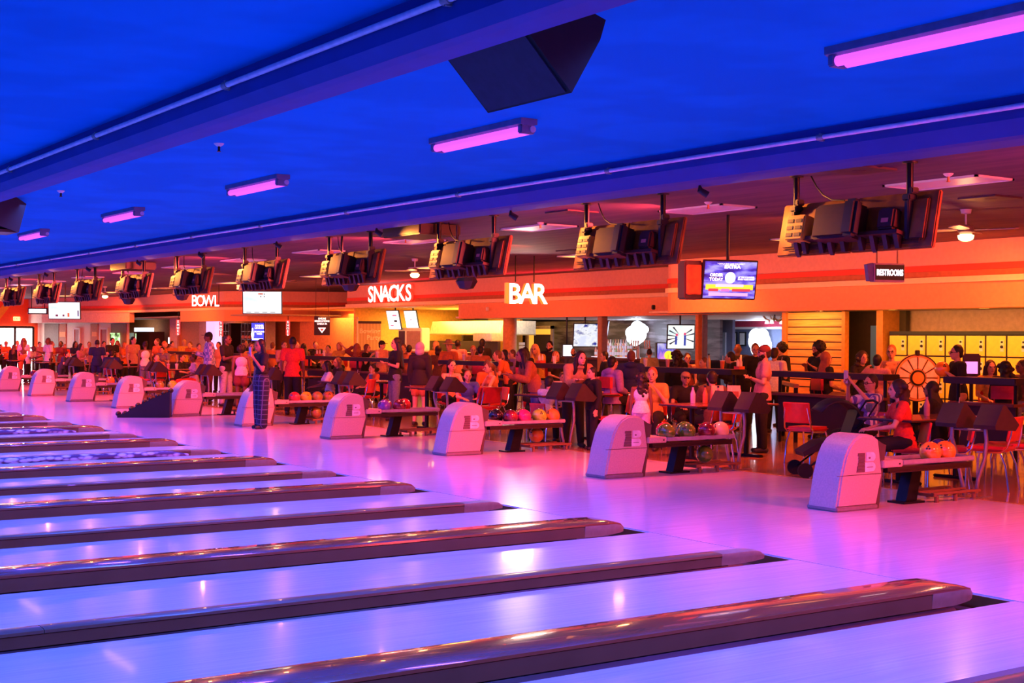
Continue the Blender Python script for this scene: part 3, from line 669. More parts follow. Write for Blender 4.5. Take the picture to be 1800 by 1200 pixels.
for i, (xa, xb) in enumerate(((133, 141), (179, 190))):
    t = empty('door_%d' % (i+2), seg(xa, 600, A1, B1)); t['kind'] = 'structure'; t.location.z = 0
    mb = MB(); panel(mb, xa, xb, 579, 600, A1, B1, .06, .03, floor=True); mb.v = [tuple(Vector(v)-t.location) for v in mb.v]; mb.build('door_leaf', mat('crimson_door', (.35, .03, .06), .5), t, False)
    mb = MB(); panel(mb, xa-2, xa, 577, 600, A1, B1, .08, .06, floor=True); panel(mb, xb, xb+2, 577, 600, A1, B1, .08, .06, floor=True); panel(mb, xa-2, xb+2, 576, 579, A1, B1, .08, .06)
    mb.v = [tuple(Vector(v)-t.location) for v in mb.v]; mb.build('door_frame', M_white, t, False)
# lit games screens and recess behind the bowl counter
struct('wall_games', MB().box(14.5, 14.6, 50.8, 58.4, 0, 2.4), mat('orange_rear_wall', (.75, .30, .12), .7))
A2, B2 = (15.0, 39.0), (14.0, 52.0)
mb = MB(); panel(mb, 222, 640, 550, 700, A2, B2, floor=True); struct('wall_bowl_rear', mb, mat('rust_wall', (.62, .22, .08), .7))
def thingpanel(name, x0, x1, y0, y1, A, B, push, th, m, label, cat, group=None, floor=False, smooth=False):
    mb = MB(); a, b, n, e = panel(mb, x0, x1, y0, y1, A, B, push, th, floor=floor)
    org = Vector(((a.x+b.x)/2, (a.y+b.y)/2, 0 if floor else min(a.z, b.z)))
    mb.v = [tuple(Vector(v)-org) for v in mb.v]
    return tag(mb.build(name, m, None, smooth, org), label, cat, group)
M_plant = screen('green_lit_picture', (.01, .05, .01), (.5, .9, .35), (1, 1, .9), 1.6, (3, 3, 3))
thingpanel('lit_game_screen', 243, 276, 586, 601, A2, B2, .14, .12, M_plant, 'wide bright green and white picture screen over the far crowd', 'screen')
thingpanel('lit_game_screen', 198, 212, 585, 606, A1, B1, .14, .12, M_plant, 'small bright green picture at far left beside the brown panel', 'screen')
thingpanel('lit_game_screen', 226, 236, 585, 596, A2, B2, .14, .12, mat('grey_picture', (.4, .5, .45), .4, emit=(.3, .4, .35), es=.5), 'small grey-green framed picture in a red frame', 'picture')
thingpanel('arcade_cabinet', 277, 300, 583, 640, A2, B2, 1.0, .7, mat('dark_cabinet', (.08, .03, .02), .5), 'dark upright cabinet right of the green picture screen', 'cabinet', floor=True)
thingpanel('glass_case', 258, 282, 576, 583, A2, B2, .6, .3, glow('white_lit_strip', (.8, .9, 1), 1.5), 'white glowing strip light above the far left counter', 'light')
thingpanel('pillar', 345, 358, 560, 640, A2, B2, 1.2, .4, mat('lilac_pillar', (.55, .45, .62), .6), 'lilac painted pillar left of the shoe counter', 'pillar', floor=True)
thingpanel('pillar', 499, 517, 566, 640, A2, B2, 1.2, .4, mat('lilac_pillar', (.55, .45, .62), .6), 'lilac painted pillar right of the shoe cubbies', 'pillar', floor=True)
thingpanel('pillar', 358, 393, 566, 640, A2, B2, 1.1, .4, mat('rust_pillar', (.45, .17, .06), .6), 'rust coloured pillar behind the plaid shirted man', 'pillar', floor=True)
thingpanel('lit_column', 394, 409, 563, 640, A2, B2, .8, .3, glow('lilac_lit', (.75, .45, 1.0), 1.3), 'glowing lilac column left of the shoe cubbies', 'pillar', floor=True)
thingpanel('lit_doorway', 410, 426, 570, 640, A2, B2, .5, .3, glow('yellow_lit', (1.0, .62, .10), 1.0), 'bright yellow doorway beside the glowing lilac column', 'doorway', floor=True)
thingpanel('dark_recess', 323, 346, 580, 640, A2, B2, .3, .1, M_black, 'dark open recess left of the lilac pillar', 'recess', floor=True)
thingpanel('counter_display', 326, 344, 593, 604, A2, B2, .8, .1, glow('cool_screen', (.75, .9, 1.0), 1.5), 'white counter display under the dark recess', 'screen')
thingpanel('pillar', 548, 640, 560, 640, A2, B2, .5, .1, mat('orange_rear_wall', (.75, .30, .12), .7), 'orange wall panel behind the far doors', 'wall panel', floor=True)
# shoe cubbies: a black grid with shoes
for (xa, xb, lab) in ((428, 440, 'left'), (462, 492, 'right')):
    org = seg((xa+xb)/2, 600, A2, B2); a = seg(xa, 600, A2, B2); b = seg(xb, 600, A2, B2); Wd = (b-a).length
    e = (b-a); e.z = 0; e.normalize(); rz = math.atan2(e.y, e.x)
    n = Vector((-e.y, e.x, 0)); n = n if n.dot(CAM-org) > 0 else -n
    t = empty('shoe_cubby', Vector((org.x, org.y, 0))+n*.9, rz, 'black %s shoe cubby shelf beside the blue bowling league screen' % lab, 'shelf', 'shoe cubbies behind the counter')
    MB().box(-Wd/2, Wd/2, .05, .5, 0, 2.14).build('backing', M_black, t)
    g = MB(); nc = max(2, int(Wd/.26))
    for i in range(nc+1): g.box(-Wd/2+Wd*i/nc-.012, -Wd/2+Wd*i/nc+.012, -.04, .05, 0, 2.14)
    for z in [.3*i for i in range(8)]: g.box(-Wd/2, Wd/2, -.04, .05, z, z+.02)
    g.build('dividers', mat('steel_dividers', (.25, .27, .35), .4, .5), t)
    if lab == 'right':
        for i in range(nc):
            for j in range(3, 7):
                if (i*3+j) % 3: s_ = MB().ell((-Wd/2+Wd*(i+.5)/nc, -.02, .3*j+.10), (.09, .07, .07), 8, 6).build('shoe_pair', mat('shoe_red_white', (.75, .35, .3), .5), t)
# blue league screen
org = seg(453, 583, A2, B2)
def wide_screen(name, center, heading, W, Hh, tiltdeg, mscreen, label, parts=(), th=.06, pole=None, bezel=.02, cat='television', group=None, mb_=M_black, ex=None):
    "heading: direction (radians) along the screen's width, reading left to right; screen faces -local y"
    t = empty(name, center, heading, label, cat, group)
    R = Matrix.Rotation(math.radians(tiltdeg), 4, 'X')
    MB().bbox(-W/2, W/2, 0, th, -Hh/2, Hh/2, .008, M=R).build('casing', mb_, t)
    s = MB().box(-W/2+bezel, W/2-bezel, -.004, .001, -Hh/2+bezel, Hh/2-bezel, M=R).build('screen', mscreen, t, False)
    for (fn) in parts: fn(s, R)
    if pole: MB().tube([(0, th+.02, 0), (0, th+.02, pole)], .022, 10).bbox(-.12, .12, th, th+.05, -.1, .1, .01).build('ceiling_pole', M_blackmetal, t)
    return t
def on_text(body, size, x, z, m, offset=0, xs=1, align='CENTER', y=-.006, nm='lettering'):
    def fn(s, R):
        o = link(nm, text_mesh(nm, body, size, .003, m, offset, xs, align), s); o.matrix_local = R @ Matrix.Translation((x, y, z)); return o
    return fn
def on_box(x0, x1, z0, z1, m, nm='panel', y=-.006):
    def fn(s, R): MB().box(x0, x1, y, -.0035, z0, z1, M=R).build(nm, m, s, False)
    return fn
def on_disc(x, z, r, m, nm='disc', y=-.007):
    def fn(s, R): MB().prism([(x+r*math.cos(2*PI*i/24), z+r*math.sin(2*PI*i/24)) for i in range(24)], 'y', y, -.004, M=R).build(nm, m, s, False)
    return fn
def heading(xa, ya, xb, yb, dc):
    "plan direction of a level line through two pixels whose left end is at depth dc"
    h0 = hor(xa); z = (h0-ya)/FPX*dc; d2 = z*FPX/(hor(xb)-yb); a = Pd(xa, h0, dc); b = Pd(xb, hor(xb), d2)
    return math.atan2(b.y-a.y, b.x-a.x), (Vector((b.x-a.x, b.y-a.y))).length
VH = math.atan2(RT.y, RT.x)     # heading square to the view
gw = glow('sign_white', (1, .93, .88), 3)
W1 = glow('pale_lettering', (.95, .95, 1), 1.6)
c = Pd(453, 583, 50)
wide_screen('league_screen', c, VH-.1, 24*50/FPX, 33*50/FPX, 0, glow('deep_blue_screen', (.03, .06, .9), 1.4), 'portrait blue screen with white lettering above the shoe counter',
            [on_text('SUMMER\nLEAGUES', .085, .06, .20, W1, .003), on_text('BOWLING\nTIMES', .08, .06, -.02, W1, .003), on_box(-.20, .2, -.30, -.24, W1),
             (lambda s, R: MB().lathe([(.02, -.27), (.045, -.18), (.06, -.08), (.02, .06), (.03, .11), (.001, .15)], 12, M=R @ Matrix.Translation((-.19, -.012, 0))).build('pin_picture', W1, s))], th=.08, pole=(2.38 if c.x > 11.9 else 3.26)-c.z)
# red blade signs
for (px, py, d, lab) in ((313, 575, 53, 'leftmost'), (388.5, 578, 50, 'middle'), (506, 576, 48.6, 'rightmost')):
    t = empty('blade_sign', Pd(px, py, d), VH, 'narrow upright red neon blade sign, %s of the three over the counter' % lab, 'sign', 'red blade signs')
    hh = 13*d/FPX; ww = 3.2*d/FPX
    MB().bbox(-ww, ww, 0, .06, -hh, hh, .01).build('panel', glow('neon_red', (1, .04, .04), 1.8), t)
    MB().box(-ww*.55, ww*.55, -.01, .0, -hh*.88, hh*.88).build('inner_panel', M_black, t)
    link('lettering', text_mesh('lettering', 'S\nH\nO\nE\nS', hh*.42, .004, W1, .002), t, (0, -.014, hh*.62))
    MB().tube([(0, .03, hh), (0, .03, (2.38 if t.location.x > 11.9 else 3.26)-t.location.z)], .012, 6).build('hanger_rod', M_blackmetal, t)
# check-in sign
t = empty('hanging_sign', Pd(566, 572, 38), VH, 'black hanging sign with white lettering and a down arrow left of the snack bar', 'sign')
MB().bbox(-.22, .22, 0, .03, -.27, .27, .006).build('panel', M_black, t)
link('lettering', text_mesh('lettering', 'ONLINE\nRESERVATIONS\nCHECK IN', .072, .004, W1, .001, .85), t, (0, -.006, .17))
ta = MB().prism([(-.11, -.06), (.11, -.06), (0, -.21)], 'y', -.006, -.002).prism([(-.06, -.085), (.06, -.085), (0, -.165)], 'y', -.009, -.0062, 1); ta.build('down_arrow', [W1, mat('arrow_red', (.6, .1, .1), .5)], t, False)
for x in (-.18, .18): MB().tube([(x, .015, .27), (x, .015, 3.25-t.location.z)], .006, 6).build('wire', M_blackmetal, t)
# doors of the far recess
A3, B3 = (15.5, 37.5), (14.2, 43.0)
for i, (xa, xb, m, lab) in enumerate(((549, 561, glow('pale_yellow_lit', (1, .75, .25), .9), 0), (574, 590, glow('pale_yellow_lit', (1, .75, .25), .9), 1), (592, 612, M_black, 2))):
    t = empty('door_%d' % (4+i), (0, 0, 0)); t['kind'] = 'structure'
    a = seg(xa, 586, A3, B3); b = seg(xb, 586, A3, B3); t.location = (a.x, a.y, 0)
    mb = MB(); panel(mb, xa, xb, 584, 600, A3, B3, .05, .04, floor=True); mb.v = [tuple(Vector(v)-t.location) for v in mb.v]; mb.build('door_leaf', m, t, False)
    mb = MB(); panel(mb, xa-2, xa, 582, 600, A3, B3, .08, .1, floor=True); panel(mb, xb, xb+2, 582, 600, A3, B3, .08, .1, floor=True); panel(mb, xa-2, xb+2, 581, 584, A3, B3, .08, .1)
    mb.v = [tuple(Vector(v)-t.location) for v in mb.v]; mb.build('door_frame', M_brownblack if lab == 2 else M_white, t, False)
# ---- snack bar
struct('wall_snack_side', MB().box(13.3, 18, 34.2, 34.3, 0, 2.55), mat('mustard_wall', (.80, .45, .10), .6))
struct('wall_snack_rear', MB().box(18, 18.1, 31.6, 38.2, 0, 2.55), mat('mustard_wall', (.80, .45, .10), .6))
struct('wall_partition', MB().add([(13.6, 25.75, 0), (18.5, 32.15, 0), (18.5, 32.25, 0), (13.6, 25.85, 0), (13.6, 25.75, 2.16), (18.5, 32.15, 2.16), (18.5, 32.25, 2.16), (13.6, 25.85, 2.16)], [(3, 2, 1, 0), (4, 5, 6, 7), (0, 1, 5, 4), (1, 2, 6, 5), (2, 3, 7, 6), (3, 0, 4, 7)]), mat('mustard_wall', (.80, .45, .10), .6))
area('kitchen_light', (15.4, 31.0, 2.5), (5, 2.0), 330, (1.0, .62, .13), (0, 0, -1))
area('snack_back_light', (14.6, 37.0, 2.45), (2.2, 1.2), 120, (1.0, .55, .1), (0, 0, -1))
# stainless canopy
ya = onX(880, 570, 15.5).y; yb = onX(755, 570, 15.5).y
t = empty('kitchen_canopy', (15.5, (ya+yb)/2, 1.75), 0, 'bright stainless kitchen canopy in the snack bar', 'hood')
hw = (yb-ya)/2
MB().prism([(0, 0), (1.3, 0), (1.3, .40), (.12, .40)], 'y', -hw, hw).build('canopy', mat('canopy_steel', (.85, .75, .5), .3, .6), t, False)
MB().box(-.03, 1.3, -hw, hw, -.04, 0).build('rim', mat('canopy_rim', (.5, .35, .15), .4, .5), t)
MB().box(.1, .9, -hw*.5, hw*.5, -.03, -.02).build('lamp', glow('canopy_lamp', (1, .8, .4), 6), t)
struct('trim_11', MB().box(15.2, 15.3, ya-.3, yb+.3, 0, 1.52), mat('dark_tile', (.04, .02, .02), .4))
tag(MB().bbox(-.3, .3, -.5, .5, 0, .25, .02).build('steel_box', mat('canopy_steel', (.85, .75, .5), .3, .6), None, loc=(15.25, ya+.2, 1.52)), 'small steel box right of the kitchen canopy on the dark tile ledge', 'box')
# menu boards
for j, (px, lab) in enumerate(((692, 'left'), (723, 'right'))):
    d = 42.7; c = Pd(px, 562.5, d); Wb = 33*d/FPX; Hb = 35*d/FPX
    ms = mat('menu_white', (.8, .85, .9), .4, emit=(.85, .95, 1.0), es=1.6, noise=.02); mr = glow('menu_red', (.9, .08, .2), 1.2); mk = M_black; mg = mat('menu_grey', (.4, .4, .45), .5, emit=(.35, .35, .4), es=.6)
    pts = ([on_box(-.02, .18, .13, .17, mr), on_box(.02, .16, -.06, .0, mk), on_box(-.18, -.04, -.2, -.16, mr)] if j == 0 else [on_box(-.06, .04, .0, .025, mr), on_box(.06, .08, -.15, -.09, mr)])
    for q_ in range(7): pts.append(on_box(-.2+.02*(q_ % 3), -.04+.03*(q_ % 2), .18-.045*q_, .19-.045*q_, mg, 'menu_line'))
    for q_ in range(4): pts.append(on_box(.04, .16+.02*(q_ % 2), .08-.05*q_ if j else -.1-.03*q_, .088-.05*q_ if j else -.092-.03*q_, mg, 'menu_line'))
    t = wide_screen('menu_board', c, -PI/2+math.radians(12), Wb, Hb, 14, ms, 'glowing white menu board of the snack bar, %s one' % lab, pts, th=.05, pole=2.57-c.z, group='snack bar menu boards', cat='menu board')
# banner and warmer
t = empty('standing_banner', Pd(650, 594, 44), VH+.05, 'tan standing banner with pale script and a black top bar left of the menu boards', 'banner')
t.location.z = 0
MB().prism([(-.38, .8), (.36, .8), (.36, 2.05), (-.38, 2.14)], 'y', 0, .01).build('cloth', pattern('banner_tan', (.62, .40, .18), (.70, .48, .24), 'wave', (3, 1, .5), .7, 1, 2), t, False)
MB().box(-.39, .37, -.015, .02, 2.06, 2.14).build('top_bar', M_black, t)
MB().tube([(-.40, 0, 0), (-.40, 0, 2.2)], .03, 10).lathe([(.001, 2.2), (.04, 2.22), (.03, 2.26), (.001, 2.28)], 10, M=Matrix.Translation((-.40, 0, 0))).build('pole', mat('banner_pole', (.8, .6, .5), .4), t)
link('script', text_mesh('script', 'Bowling\n    Party', .21, .004, mat('script_cream', (.9, .85, .6), .6), .004), t, (0, -.006, 1.75))
t = empty('food_warmer', Pd(720, 592, 42.6), -PI/2+.3, 'pale lit food warmer cabinet under the menu boards', 'food warmer'); t.location.z = 1.2
MB().bbox(-.5, .5, 0, .4, 0, .72, .02).build('cabinet', mat('warmer_tan', (.75, .6, .4), .4, emit=(.9, .6, .25), es=.25), t)
MB().box(-.46, -.20, -.01, 0, .06, .62).build('dark_window', M_brownblack, t); MB().box(-.12, .46, -.01, 0, .06, .62).build('front_panel', mat('panel_taupe', (.45, .38, .26), .4), t)
# snack counter front
t = empty('snack_counter', (13.3, 30.6, 0), 0, 'dark snack bar counter below the kitchen opening', 'counter')
MB().box(0, .5, -3.3, 3.3, 0, 1.15).build('front', M_brownblack, t); MB().bbox(-.08, .6, -3.35, 3.35, 1.15, 1.2, .01).build('top', M_tabletop, t)
# ---- columns and posts
def col(x, w_px, X, m, lab, rnd=False, z=2.17):
    c = onX(x, 600, X); r = w_px/FPX*dist(x, X)/2
    mb = MB()
    if rnd: mb.lathe([(r, 0), (r, z)], 20)
    else: mb.bbox(-r, r, -r, r, 0, z, .01)
    return tag(mb.build('support_column', m, None, True, (c.x, c.y, 0)), lab, 'column')
col(896, 24, 13.5, mat('column_amber', (.70, .33, .10), .5), 'round amber column between the snack bar and the bar', True)
col(1059, 13, 13.1, mat('post_brown', (.30, .18, .14), .5), 'slim brown post between the bar television and the bottles')
col(1228, 9, 12.9, mat('post_orange', (.75, .28, .06), .5), 'orange lit post right of the bright cartoon television')
col(1237, 10, 13.1, mat('post_blue_grey', (.35, .38, .50), .5), 'blue-grey post directly behind the orange post')
# ---- bar back wall of dark planks
M_barwall = pattern('bar_plank_wall', (.16, .13, .15), (.05, .035, .04), 'noise', (1, 1.4, 9), .5, 3)
struct('wall_bar', MB().box(18.5, 18.6, 22.6, 33.5, 0, 2.17), M_barwall)
struct('wall_bar_side', MB().box(17.0, 18.5, 33.5, 33.6, 0, 2.55), M_barwall)
area('bar_light', (15.8, 25.5, 2.12), (7, 3.5), 150, (.75, .72, 1.0), (.15, 0, -1))
def wX(px0, px1, py0, py1, X):
    a = onX(px0, py0, X); b = onX(px1, py1, X); return min(a.y, b.y), max(a.y, b.y), min(a.z, b.z), max(a.z, b.z)
# door with yellow room
y0, y1, z0, z1 = wX(930, 970, 578, 612, 18.4)
t = empty('door_7', (18.4, y0, 0)); t['kind'] = 'structure'
MB().box(0, .04, 0, y1-y0, 0, z1).build('lit_opening', glow('door_yellow', (1, .55, .06), .8), t); MB().box(-.03, .0, (y1-y0)*.0, (y1-y0)*.75, 0, z1-.18).build('door_leaf', mat('dark_door', (.07, .05, .06), .5), t)
MB().box(-.06, 0, -.12, 0, 0, z1+.1).box(-.06, 0, y1-y0, y1-y0+.12, 0, z1+.1).box(-.06, 0, -.12, y1-y0+.12, z1, z1+.1).build('door_frame', mat('taupe_frame', (.45, .35, .35), .5), t)
# small notices
t = empty('wall_notice', onX(917, 605, 18.3), 0, 'small white lettered notices between the amber column and the lit door', 'notice')
t.location = onX(917, 604, 15.0)
for z in (-.0, -.10): MB().box(0, .01, -.14, .14, z-.04, z+.04).build('notice_plate', M_white, t)
MB().tube([(.02, 0, -.12), (.02, 0, -t.location.z)], .012, 6).build('stand', M_blackmetal, t)
# televisions over the bar
sc_sport = screen('sports_picture', (.02, .04, .35), (.95, .97, 1), (.75, .8, 1), 1.0, (5, 5, 6))
def bar_tv(px, py, w, h_, d, head, m, lab, tilt=8, parts=()):
    return wide_screen('television', Pd(px, py, d), head, w*d/FPX, h_*d/FPX, tilt, m, lab, parts, pole=2.19-Pd(px, py, d).z, group=None)
bar_tv(1030, 589, 47, 42, 34, VH+.25, sc_sport, 'white and blue sports television left of the slim brown post')
bar_tv(1197, 592, 50, 44, 31.5, VH+.12, screen('cartoon_sky', (.7, .95, 1), (1, 1, .92), (1, 1, 1), 1.05, (3, 3, 3)), 'television with a pale sunburst picture left of the orange post', 8,
       [(lambda s, R, a=a: MB().prism([(.05*math.cos(a), .05*math.sin(a)), (.33*math.cos(a-.07), .28*math.sin(a-.07)), (.33*math.cos(a+.05), .28*math.sin(a+.05))], 'y', -.007, -.004, M=R).build('sun_ray', mat('ray_blue', (.05, .2, .5), .5), s, False)) for a in [2.2, 2.6, 3.0, 3.4, 3.8, .3, .7, 5.9]]
       + [on_box(-.14, -.09, -.18, .02, mat('figure_blue', (.05, .1, .6), .5, emit=(.05, .1, .6), es=.7), 'figure'), on_box(.07, .12, -.2, .04, mat('figure_blue', (.05, .1, .6), .5), 'figure'), on_disc(-.1, .05, .03, mat('figure_pink', (.9, .1, .3), .5, emit=(.9, .1, .3), es=.6), 'figure_head'), on_disc(.09, .07, .03, mat('figure_pink', (.9, .1, .3), .5), 'figure_head')])
bar_tv(1068, 583, 7, 40, 36, VH+1.2, glow('edge_screen', (.6, .7, 1), 1.2), 'television seen edge-on just right of the slim brown post')
bar_tv(998, 616, 20, 22, 35, VH+.3, glow('till_screen', (.7, .85, 1), 1.4), 'small pale till screen left of the bar', 0)
wide_screen('drink_fridge', Pd(1172, 617, 33), VH, 36*33/FPX, 30*33/FPX, 0, screen('can_ad', (.8, .75, .95), (.15, .12, .75), (.9, .3, .8), 1.0, (4, 4, 1.5)), 'purple and white lit drinks display behind the bar', [on_disc(.05, -.1, .11, glow('ad_yellow', (.9, .95, .05), 1.0))], th=.4, cat='fridge')
# round blazing neon on the planks, and its twin in the grey room
def blob(px, py, d, r, lab, lobes):
    c_ = onX(px, py, d); d = (c_-CAM).dot(FW); r = r*d/37
    t = empty('neon_sign', c_, VH, lab, 'neon sign')
    m = glow('neon_white', (.80, .90, 1), 4); f = MB()
    for (x, z, q) in lobes: f.ell((x*r, 0, z*r), (q*r, .05, q*r), 20, 12)
    f.build('lit_shape', m, t)
    MB().bbox(-r*.5, r*.5, .05, .09, -r*.5, r*.5, .02).tube([(0, .08, 0), (.25, .5, 0)], .03, 8).build('backing', M_black, t)
    point('neon_glow', Pd(px, py, d-.5), 45, (.7, .82, 1), .15)
blob(1119, 587, 18.1, .36, 'round blazing white neon sign on the dark plank wall of the bar', [(0, 0, .75), (-.15, -.3, .6), (.3, .35, .5), (.62, .35, .30), (-.35, .1, .5), (.05, .5, .5)])
blob(1335, 600, 20.6, .34, 'blazing white neon sign on the blue-grey wall of the side room', [(0, 0, .9), (.2, -.3, .8), (-.25, .45, .6), (.2, .5, .55), (0, -.6, .7)])
# bottles on stepped shelf behind bar
t = empty('bottle_shelf', (16.6, 26.1, 0), 0, 'pale stepped shelf carrying the bottles behind the bar', 'shelf')
ys0, ys1 = onX(1112, 620, 16.6).y, onX(1062, 620, 16.6).y
t.location.y = (ys0+ys1)/2; hw = (ys1-ys0)/2+.15
MB().box(-.5, .1, -hw-2, hw+.3, 0, 1.02).build('back_counter', M_brownblack, t)
MB().box(-.35, 0, -hw, hw, 1.02, 1.12).box(-.17, 0, -hw, hw, 1.12, 1.30).build('riser', mat('lit_riser', (.8, .75, .8), .4, emit=(.8, .7, .75), es=.5), t)
bot = {}
cols = [(.7, .2, .1), (.85, .8, .75), (.25, .35, .12), (.5, .15, .05), (.8, .5, .2), (.6, .6, .75)]
for row, (xo, z0) in enumerate(((-.26, 1.12), (-.09, 1.30))):
    for i in range(13):
        ci = (i*5+row*3) % 6; key = (ci,)
        if key not in bot:
            bot[key] = MB().lathe([(.001, 0), (.036, 0), (.038, .02), (.038, .17), (.015, .22), (.013, .28), (.017, .285), (.017, .30), (.001, .30)], 12).mesh('bottle', mat('bottle_%s' % 'abcdef'[ci], cols[ci], .12, coat=.6, spec=.8))
            bot[key+('l',)] = MB().lathe([(.0395, .05), (.0395, .13)], 12).mesh('paper_label', M_white)
        o = link('bottle', bot[key], None, (16.6+xo, t.location.y-hw+.1+i*(2*hw-.2)/12, z0))
        tag(o, '%s liquor bottle in the %s row of the lit bar shelf' % (('red', 'clear', 'green', 'brown', 'amber', 'pale blue')[ci], ('front', 'back')[row]), 'bottle', ('%s bottles in the %s row of the bar shelf' % (('red', 'clear', 'green', 'brown', 'amber', 'pale blue')[ci], ('front', 'back')[row])))
        link('paper_label', bot[key+('l',)], o)
# beer taps
for (px, lab) in ((1122, 'left'), (1142, 'right')):
    t = empty('beer_tap', onX(px, 618, 14.15), 0, 'white beer tap tower on the bar, %s of the pair' % lab, 'beer tap', 'beer taps'); t.location.z = 1.14
    MB().lathe([(.001, 0), (.05, 0), (.045, .03), (.035, .05), (.035, .3), (.001, .31)], 14).build('tower', M_white, t)
    for y in (-.09, 0, .09): MB().tube([(0, 0, .24), (-.08, y, .24), (-.08, y, .30), (-.08, y, .44)], [.012, .012, .012, .022], 8).build('tap_handle', M_white, t)
# bar counter
t = empty('bar_counter', (13.9, 21.8, 0), 0, 'long dark bar counter in front of the bottles', 'counter')
MB().box(0, .55, -3.6, 3.6, 0, 1.08).build('front', M_brownblack, t); MB().bbox(-.1, .65, -3.65, 3.65, 1.08, 1.14, .01).build('top', mat('bar_top', (.10, .05, .05), .2, coat=.5), t)
# ---- grey-blue side room
M_greyw = mat('blue_grey_wall', (.16, .19, .34), .65, noise=.05)
struct('wall_side_room', MB().box(21.0, 21.1, 13.6, 27, 0, 2.2), M_greyw)
struct('wall_side_room_left', MB().box(19.06, 19.16, 22.7, 24, 0, 2.17), M_greyw)
struct('wall_side_room_right', MB().box(12.15, 21.1, 13.75, 13.85, 0, 2.15), M_greyw)
area('side_room_light', (17.5, 19.5, 2.1), (3, 3), 170, (.6, .72, 1.0), (0, 0, -1))
y0, y1, z0, z1 = wX(1285, 1385, 566, 580, 20.9)
struct('trim_12', MB().box(20.85, 20.95, y0-1, y1+.2, 1.93, 2.0), M_white)
struct('trim_13', MB().box(20.80, 20.98, y0-1, y1+.2, 2.0, 2.17), mat('crimson_band', (.4, .02, .06), .6))
y0, y1, z0, z1 = wX(1243, 1270, 584, 600, 18.9)
t = empty('door_8', (19.0, y0, 0)); t['kind'] = 'structure'
MB().box(0, .05, 0, y1-y0, 0, z1).build('door_leaf', mat('steel_grey_door', (.40, .46, .58), .45), t)
MB().box(-.04, 0, .2, (y1-y0)-.1, z1-.14, z1-.11).build('door_closer', M_chrome, t)
MB().box(-.02, 0, (y1-y0)*.7, (y1-y0)*.92, z1-.5, z1-.24).box(-.025, 0, (y1-y0)*.7, (y1-y0)*.92, z1-.3, z1-.24, 1).build('notice', [M_white, mat('notice_orange', (.9, .25, .03), .5)], t)
for (px, lab) in ((1290, 'left'), (1305.5, 'right')):
    c = onX(px, 595.5, 20.97); t = empty('picture_frame', c, 0, 'black framed white certificate on the blue-grey wall, %s of the two' % lab, 'picture', 'framed certificates')
    MB().bbox(-.02, .02, -.14, .14, -.21, .21, .006).build('frame', M_black, t); MB().box(-.026, -.02, -.10, .10, -.17, .17).build('paper', M_white, t)
# antler-like chandelier
t = empty('chandelier', Pd(1362, 560, 29.5), 0, 'small branching chandelier with pale lamp shades at the top right of the side room', 'chandelier')
for i in range(7):
    a = i*2*PI/7; p_ = [(0, 0, 0), (.10*math.cos(a), .10*math.sin(a), -.05), (.22*math.cos(a), .22*math.sin(a), .0), (.27*math.cos(a), .27*math.sin(a), .06)]
    MB().tube(p_, [.02, .014, .012, .008], 8).build('arm', mat('chandelier_gold', (.7, .45, .2), .4, .5), t)
    if i % 2 == 0: MB().lathe([(.03, 0), (.05, -.08), (.001, -.085)], 12, M=Matrix.Translation((.2*math.cos(a), .2*math.sin(a), -.03))).build('shade', glow('shade_white', (1, .95, .95), 1.5), t)
MB().tube([(0, 0, 0), (0, 0, 2.16-t.location.z)], .012, 8).build('rod', M_blackmetal, t)
# ---- slatted timber screen
ya, yb = onX(1482, 600, 12.0).y, onX(1382, 600, 12.0).y
t = empty('slatted_screen', (12.0, (ya+yb)/2, 0), 0, 'amber lit timber screen of wide horizontal boards with dark gaps', 'wall screen')
hw = (yb-ya)/2
MB().box(.03, .08, -hw, hw, 0, 2.15).build('backing', M_black, t)
mslat = pattern('timber_boards', (.85, .42, .12), (.72, .33, .08), 'noise', (4, 2, 20), .5, 3)
for i in range(15): MB().bbox(0, .03, -hw+.03, hw-.03, .012+.143*i, .135+.143*i, .005).build('board', mslat, t)
MB().box(-.02, .09, -hw-.06, -hw+.02, 0, 2.15).box(-.02, .09, hw-.02, hw+.1, 0, 2.15).build('edge_post', mat('post_orange', (.75, .28, .06), .5), t)
area('slat_light', (11.6, (ya+yb)/2, 2.1), (1.2, .3), 16, (1, .38, .06), (.5, 0, -1))
# dark doorway + sign strip
ya, yb = onX(1550, 600, 12.3).y, onX(1490, 600, 12.3).y
struct('door_9', MB().box(12.6, 12.7, ya-.3, yb+.3, 0, 2.16), mat('dark_hall', (.05, .03, .02), .7))
struct('trim_14', MB().box(12.15, 12.6, ya-.15, ya, 0, 2.16), mat('post_rust', (.55, .2, .05), .5))
t = tag(MB().box(-.02, 0, -.09, .09, -.42, .42).build('wall_poster', pattern('poster_stripes', (.1, .3, .8), (.9, .9, .85), 'wave', (1, 1, 3), .5), None, False, onX(1538, 612, 12.5)), 'narrow upright blue and white poster beside the dark doorway', 'poster')
